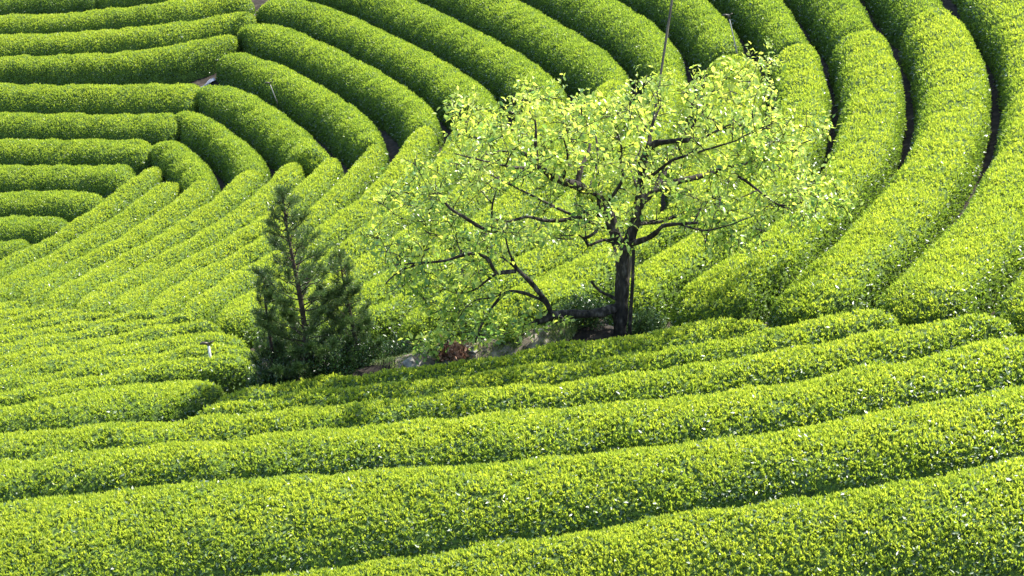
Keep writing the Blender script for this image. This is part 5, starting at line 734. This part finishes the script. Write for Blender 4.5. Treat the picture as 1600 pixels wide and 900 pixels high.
# ------------------------------------------------------------------ conifers
def build_conifer(x, y, top, r_low, lean, nbr, density, label, bare=.06, seed=1):
    r = np.random.default_rng(seed)
    zb = gz(x, y) - .05
    base = np.array([x, y, zb]); H = top[2] - zb
    root = tag(empty('conifer_tree', base), label, 'tree', 'dark conifers beside the garden bank')
    t = np.linspace(0, 1, 14)
    axis = np.stack([(top[0] - x) * t + .05 * np.sin(t * 5), (top[1] - y) * t, H * t], 1)
    tr = Tubes(); tr.add(axis, .048 * (H / 3) * (1 - t) ** .8 + .006, 8, rough=.06)
    br = Tubes(); pos = []; ax = []; ln = []
    for i in range(nbr):
        u = bare + (1 - bare) * (i + r.random()) / nbr
        c = np.array([np.interp(u, t, axis[:, k]) for k in range(3)])
        ph = i * 2.4 + r.random()
        prof = np.interp(u, [0, .15, .35, .55, .75, .9, 1], [.9, 1, .92, .70, .46, .24, .05])
        R = r_low * prof * r.uniform(.55, 1.15)
        up = .15 + .75 * u
        m = 7; s = np.linspace(0, 1, m)
        pts = c + np.stack([np.cos(ph) * R * s, np.sin(ph) * R * s, R * (up * s + .35 * s * s) * r.uniform(.4, 1.0)], 1) + r.normal(size=(m, 3)) * .02
        br.add(pts, np.linspace(.011 * (H / 3), .003, m), 5)
        ns = int((7 + 26 * R) * density * (2.2 if u < .45 else .85))
        # side sprays on each branch, long needles on each spray
        for q in range(ns):
            f = (.25 + .75 * r.random() ** .6) * (m - 1); a = int(min(f, m - 2)); g = f - a
            p = pts[a] * (1 - g) + pts[a + 1] * g
            d0 = unit(unit(pts[-1] - pts[0]) * .8 + np.array([0, 0, .5]) + r.normal(size=3) * .5)
            Ls = r.uniform(.07, .17)
            for w in range(17):
                pos.append(p + d0 * Ls * w / 16); ax.append(unit(d0 * 1.0 + r.normal(size=3) * .50)); ln.append(r.uniform(.05, .10))
    tr.build('trunk', M_CBARK, root); br.build('branches', M_CBARK, root)
    pos = np.array(pos); ax = np.array(ax); ln = np.array(ln); n = len(pos)
    V = leaf_quads(pos, ax, rand_side(ax), ln, np.full(n, .0075), .1)
    F = np.arange(4 * n).reshape(n, 4)
    tint = np.clip(.50 + r.normal(size=n) * .26 + .15 * np.sin(pos[:, 0] * 9) * np.sin(pos[:, 2] * 7), 0, 1)
    mesh_object('crown', V, F.ravel(), np.full(n, 4), [M_NEEDLE], attrs={'tint': tint}, parent=root)
    print('needles', n)
build_conifer(-3.45, 30.0, (-3.72, 30.0, 20.74), .90, 0, 84, 1.5, 'tallest dark conifer with a thin pointed leader standing left of the garden bank', seed=3)
build_conifer(-2.66, 30.35, (-2.86, 30.4, 19.62), .46, 0, 46, 1.1, 'slimmer see through young conifer just right of the tallest one', seed=5)
build_conifer(-4.12, 30.1, (-4.12, 30.2, 19.25), .40, 0, 34, 1.6, 'shortest bushy conifer at the left side of the tallest one', seed=9)

# ------------------------------------------------------------------ shrubs and weeds
def build_shrub(name, x, y, rad, h, n, label, cat, mat, size, tb=0.0, flat=1.0, seed=1, group=None, lift=0.0):
    r = np.random.default_rng(seed)
    zb = gz(x, y) - .03 + lift
    root = tag(empty(name, (x, y, zb)), label, cat, group)
    st = Tubes(); pos = []; ax = []
    for i in range(max(6, n // 80)):
        a = r.random() * 6.283; rr = rad * np.sqrt(r.random())
        tip = np.array([np.cos(a) * rr, np.sin(a) * rr * flat, h * (1 - .55 * (rr / rad) ** 2) * r.uniform(.7, 1.08)])
        m = 5; s = np.linspace(0, 1, m)[:, None]
        p0 = np.array([np.cos(a) * rr * .35, np.sin(a) * rr * .35 * flat, 0])
        pts = p0 * (1 - s) + tip * s + r.normal(size=(m, 3)) * .015
        st.add(pts, np.linspace(.009, .003, m), 5)
        for q in range(130):
            f = (r.random() ** .55) * (m - 1); b = int(min(f, m - 2)); g = f - b
            pos.append(pts[b] * (1 - g) + pts[b + 1] * g + r.normal(size=3) * .06)
            ax.append(unit(r.normal(size=3) * .8 + np.array([0, 0, .5]) + tip * .6))
    st.build('stems', M_CBARK, root)
    pos = np.array(pos); ax = np.array(ax); k = len(pos)
    pos[:, 2] = np.maximum(pos[:, 2], .02)
    ln = size * r.uniform(.6, 1.3, k)
    V = leaf_quads(pos, ax, rand_side(ax), ln, ln * .42, .2)
    tint = np.clip(.42 + tb + r.normal(size=k) * .25, 0, 1)
    mesh_object('foliage', V, np.arange(4 * k), np.full(k, 4), [mat], attrs={'tint': tint}, parent=root)


def build_bank():
    n, m = 60, 14
    V = []
    for i in range(n):
        x = -1.95 + 2.9 * i / (n - 1)
        y0 = 29.30 + .10 * x + .09 * math.sin(x * 5.1) + .05 * math.sin(x * 13); y1 = 30.25 + .10 * x + .12 * math.sin(x * 3.7 + 1) + .06 * math.sin(x * 11)
        for j in range(m):
            V.append((x, y0 + (y1 - y0) * j / (m - 1)))
    V = np.array(V); Z = ground(V[:, 0], V[:, 1]) + .012 + .012 * np.sin(V[:, 0] * 17) * np.sin(V[:, 1] * 19)
    rr = 0.03 * np.sin(V[:, 0] * 3.1 + V[:, 1] * 1.7) + 0.02 * np.sin(V[:, 0] * 7.3 - V[:, 1] * 5.1)
    V = np.column_stack([V, Z + np.maximum(rr, 0) + .01])
    F = grid_faces(n, m)
    tag(mesh_object('ground_bank', V, F.ravel(), np.full(len(F), 4), [M_BANK], smooth=np.ones(len(F), bool)), kind='structure')
build_bank()
build_shrub('garden_shrub', 1.22, 30.15, .52, .48, 3200, 'dark round shrub under the lowest limb left of the persimmon trunk', 'shrub', M_SHRUB, .045, -.12, seed=2)
build_shrub('garden_shrub', 2.25, 30.2, .36, .55, 2600, 'pale leaved small shrub close at the right side of the persimmon trunk', 'shrub', M_SHRUB, .06, .32, seed=4)
build_shrub('garden_shrub', -2.05, 30.3, .6, .65, 5200, 'dark low shrub between the slim conifer and the pale rocks', 'shrub', M_SHRUB, .05, -.2, seed=6)
build_shrub('garden_shrub', -3.05, 29.95, .75, .75, 7000, 'dense dark shrub filling the foot between the two taller conifers', 'shrub', M_SHRUB, .045, -.22, seed=7)
build_shrub('garden_shrub', -3.95, 29.8, .52, .95, 5500, 'dark leafy shrub at the left foot of the conifers', 'shrub', M_SHRUB, .045, -.15, seed=8)
build_shrub('garden_shrub', -.35, 30.75, .75, .34, 3000, 'low shadowed undergrowth clump below the drooping left limb tips', 'shrub', M_SHRUB, .05, -.28, flat=.5, seed=10)
build_shrub('sapling', -1.25, 29.95, .28, .34, 900, 'light green leafy sprout growing among the rocks', 'plant', M_PERSIMMON, .075, -.05, seed=12)
build_shrub('sapling', -.15, 30.0, .30, .36, 900, 'light green leafy sprout right of the reddish dead fern', 'plant', M_PERSIMMON, .075, -.02, seed=13)
build_shrub('dead_fern', -1.0, 29.62, .24, .14, 800, 'reddish brown withered fern lying on the garden bank', 'fern', M_DEADLEAF, .10, .0, seed=14)

def build_grass(name, x, y, rx, ry, n, label, seed):
    r = np.random.default_rng(seed)
    a = r.random(n) * 6.283; q = np.sqrt(r.random(n))
    px = x + rx * q * np.cos(a); py = y + ry * q * np.sin(a)
    pz = ground(px, py)
    pos = np.stack([px, py, pz], 1)
    ax = unit(r.normal(size=(n, 3)) * .45 + np.array([0, 0, 1]))
    ln = r.uniform(.03, .09, n)
    V = leaf_quads(pos, ax, rand_side(ax), ln, ln * .16, .1)
    o = mesh_object(name, V, np.arange(4 * n), np.full(n, 4), [M_GRASS], attrs={'tint': np.clip(.5 + r.normal(size=n) * .25, 0, 1)})
    tag(o, label, 'grass', kind='stuff')
build_grass('short_grass', .45, 29.9, .65, .36, 6500, 'pale short grass on the lit bank left of the trunk', 21)
build_grass('weed_cover', -.9, 29.75, 1.5, .38, 5000, 'scattered weeds between rocks on the bank', 22)

# ------------------------------------------------------------------ rocks
def build_rock(x, y, size, label, seed, mat=M_ROCK, group='rocks on the garden bank'):
    r = np.random.default_rng(seed)
    nu, nv = 14, 20
    V = []
    for i in range(nu):
        for j in range(nv):
            a = math.pi * i / (nu - 1); b = 2 * math.pi * j / nv
            V.append((math.sin(a) * math.cos(b), math.sin(a) * math.sin(b), math.cos(a)))
    V = np.array(V)
    for k in range(9):       # chipped planes
        d = unit(r.normal(size=3)); lim = r.uniform(.55, .85)
        e = V @ d; V = V - np.maximum(e - lim, 0)[:, None] * d
    V *= 1 + .03 * np.sin(V[:, [0]] * 9 + V[:, [1]] * 7) * np.cos(V[:, [2]] * 8)
    V = V * np.array(size)
    F = []
    for i in range(nu - 1):
        for j in range(nv):
            k = (j + 1) % nv
            F.append([i * nv + j, (i + 1) * nv + j, (i + 1) * nv + k, i * nv + k])
    F = np.array(F)
    o = mesh_object('rock', V, F.ravel(), np.full(len(F), 4), [mat], smooth=np.zeros(len(F), bool))
    o.location = (x, y, gz(x, y) + size[2] * .35); o.rotation_euler = (0, 0, r.random() * 3)
    tag(o, label, 'rock', group)
build_rock(-1.72, 29.55, (.13, .10, .10), 'pale grey angular rock nearest the dark conifer', 31)
build_rock(-1.46, 29.68, (.10, .08, .06), 'small buff rock beside the sprout', 32)
build_rock(-.72, 29.72, (.22, .10, .05), 'flat bluish grey slab right of the dead fern', 33)
build_rock(-.45, 29.85, (.12, .08, .05), 'small light stone right of the flat slab', 34)

# ------------------------------------------------------------------ poles, stake, sprinklers, sheet
def build_pole():
    p0 = np.array([1.64, 29.8, 17.2]); p1 = np.array([3.2, 33.35, 26.5])
    m = 40; t = np.linspace(0, 1, m)[:, None]
    P = p0 * (1 - t) + p1 * t; P[:, 0] += .03 * np.sin(t[:, 0] * 3.1)
    rr = np.linspace(.028, .017, m); rr[::4] *= 1.18
    T = Tubes(); T.add(P, rr, 10)
    o = T.build('bamboo_pole', M_BAMBOO, None, p0); o.location = p0
    tag(o, 'long weathered bamboo pole leaning up through the persimmon crown', 'pole')
build_pole()
def build_stake():
    z0 = gz(1.93, 29.8) - .2
    T = Tubes(); T.add([(1.965, 29.8, z0), (1.975, 29.8, 18.6), (2.0, 29.8, 19.25), (2.005, 29.8, 19.82)], [.030, .031, .029, .026], 9, rough=.05)
    o = T.build('tree_stake', M_BARK, None, (1.965, 29.8, z0)); o.location = (1.965, 29.8, z0)
    tag(o, 'dark wooden stake standing close along the right side of the persimmon trunk', 'stake')
build_stake()

def build_sprinkler(x, y, z, h, lean, label, kind='arm'):
    root = tag(empty('sprinkler', (x, y, z)), label, 'sprinkler', 'sprinklers standing in the tea rows')
    T = Tubes(); top = np.array([lean, 0, h])
    T.add([tuple(-top * .9), (0, 0, 0), tuple(top * .96)], ([.026, .026, .022] if kind == 'arm' else [.017, .017, .015]), 10)
    T.build('riser_pipe', M_WHITEPIPE if kind == 'arm' else M_STEEL, root)
    U = Tubes(); U.add([tuple(top * .94), tuple(top * 1.0), tuple(top * 1.06)], [.030, .034, .026], 10)
    U.add([tuple(top * 1.04), tuple(top * 1.04 + np.array([-.10, .01, .005])), tuple(top * 1.04 + np.array([-.15, .01, -.01]))], [.026, .032, .020], 8)
    U.add([tuple(top * 1.04), tuple(top * 1.04 + np.array([.10, -.01, .05]))], [.020, .014], 8)
    U.build('nozzle_head', M_BRASS, root)
build_sprinkler(-5.50, 32.35, canopy([-5.50], [32.35])[0] + .0, .34, -.03, 'short white sprinkler with dark nozzle rising from the low plot left of the conifers')
def sp2(px, py, h, lean, label):
    build_sprinkler(px, py, canopy([px], [py])[0] - .08, h, lean, label, 'thin')
sp2(-7.60, 59.6, .42, -.14, 'thin leaning sprinkler post on the second plump hedge of the shaded bend')
sp2(5.72, 47.9, .85, -.22, 'slim steel sprinkler post between hedge ends near the top edge')

def build_sheet():
    P = np.array([(-11.9, 63.3), (-11.35, 63.75), (-10.8, 64.2), (-10.35, 64.9)]); n = 24; m = 6
    t = np.linspace(0, 3, n); cx = np.interp(t, range(4), P[:, 0]); cy = np.interp(t, range(4), P[:, 1])
    V = []
    for i in range(n):
        for j in range(m):
            w = (j / (m - 1) - .5) * .26
            x = cx[i] - w * .7; y = cy[i] + w * .8
            V.append((x, y, gz(x, y) + .05 + .03 * math.sin(i * 1.3 + j) + .02 * math.cos(j * 2.1)))
    V = np.array(V); V2 = V - np.array([0, 0, .012]); k = len(V)
    F = grid_faces(n, m); F = np.vstack([F, F[:, ::-1] + k])
    rim = [i * m for i in range(n)] + [(n - 1) * m + j for j in range(1, m)] + [i * m + m - 1 for i in range(n - 2, -1, -1)] + [j for j in range(m - 2, 0, -1)]
    F = np.vstack([F, np.array([[rim[i], rim[(i + 1) % len(rim)], rim[(i + 1) % len(rim)] + k, rim[i] + k] for i in range(len(rim))])])
    V = np.vstack([V, V2]); o0 = V.mean(0)
    o = mesh_object('ground_sheet', V - o0, F.ravel(), np.full(len(F), 4), [M_PLASTIC], smooth=np.ones(len(F), bool))
    o.location = o0
    tag(o, 'crumpled pale bluish sheet lying in the dark gap between level hedges', 'sheet')
build_sheet()

# ------------------------------------------------------------------ overhead cable that throws the thin slanting shadow on the terrace
def build_cable():
    a = np.array([-15.8, 59.6, 12.3]); b = np.array([-9.46, 68.2, 15.75])
    lift = 10.6
    A = a + SUN_DIR * lift / SUN_DIR[2]; B = b + SUN_DIR * lift / SUN_DIR[2]
    d = unit(B - A); P0 = A - d * 16; P1 = B + d * 22
    t = np.linspace(0, 1, 30)[:, None]; P = P0 * (1 - t) + P1 * t
    T = Tubes(); T.add(P, .045, 6)
    o = T.build('overhead_cable', M_CABLE, None, P0); o.location = P0
    tag(o, 'black overhead cable crossing high above the left terrace', 'cable')
    for p, lab in ((P0, 'wooden utility pole carrying the near end of the cable'), (P1, 'wooden utility pole carrying the far end of the cable')):
        zb = gz(p[0], p[1]) - .3
        T = Tubes(); T.add([(0, 0, 0), (0, 0, p[2] - zb + .6)], [.15, .10], 14)
        T.add([(-.6, 0, p[2] - zb - .10), (.6, 0, p[2] - zb - .10)], .05, 8)
        q = T.build('utility_pole', M_CBARK); q.location = (p[0], p[1], zb)
        tag(q, lab, 'pole', 'utility poles')
build_cable()
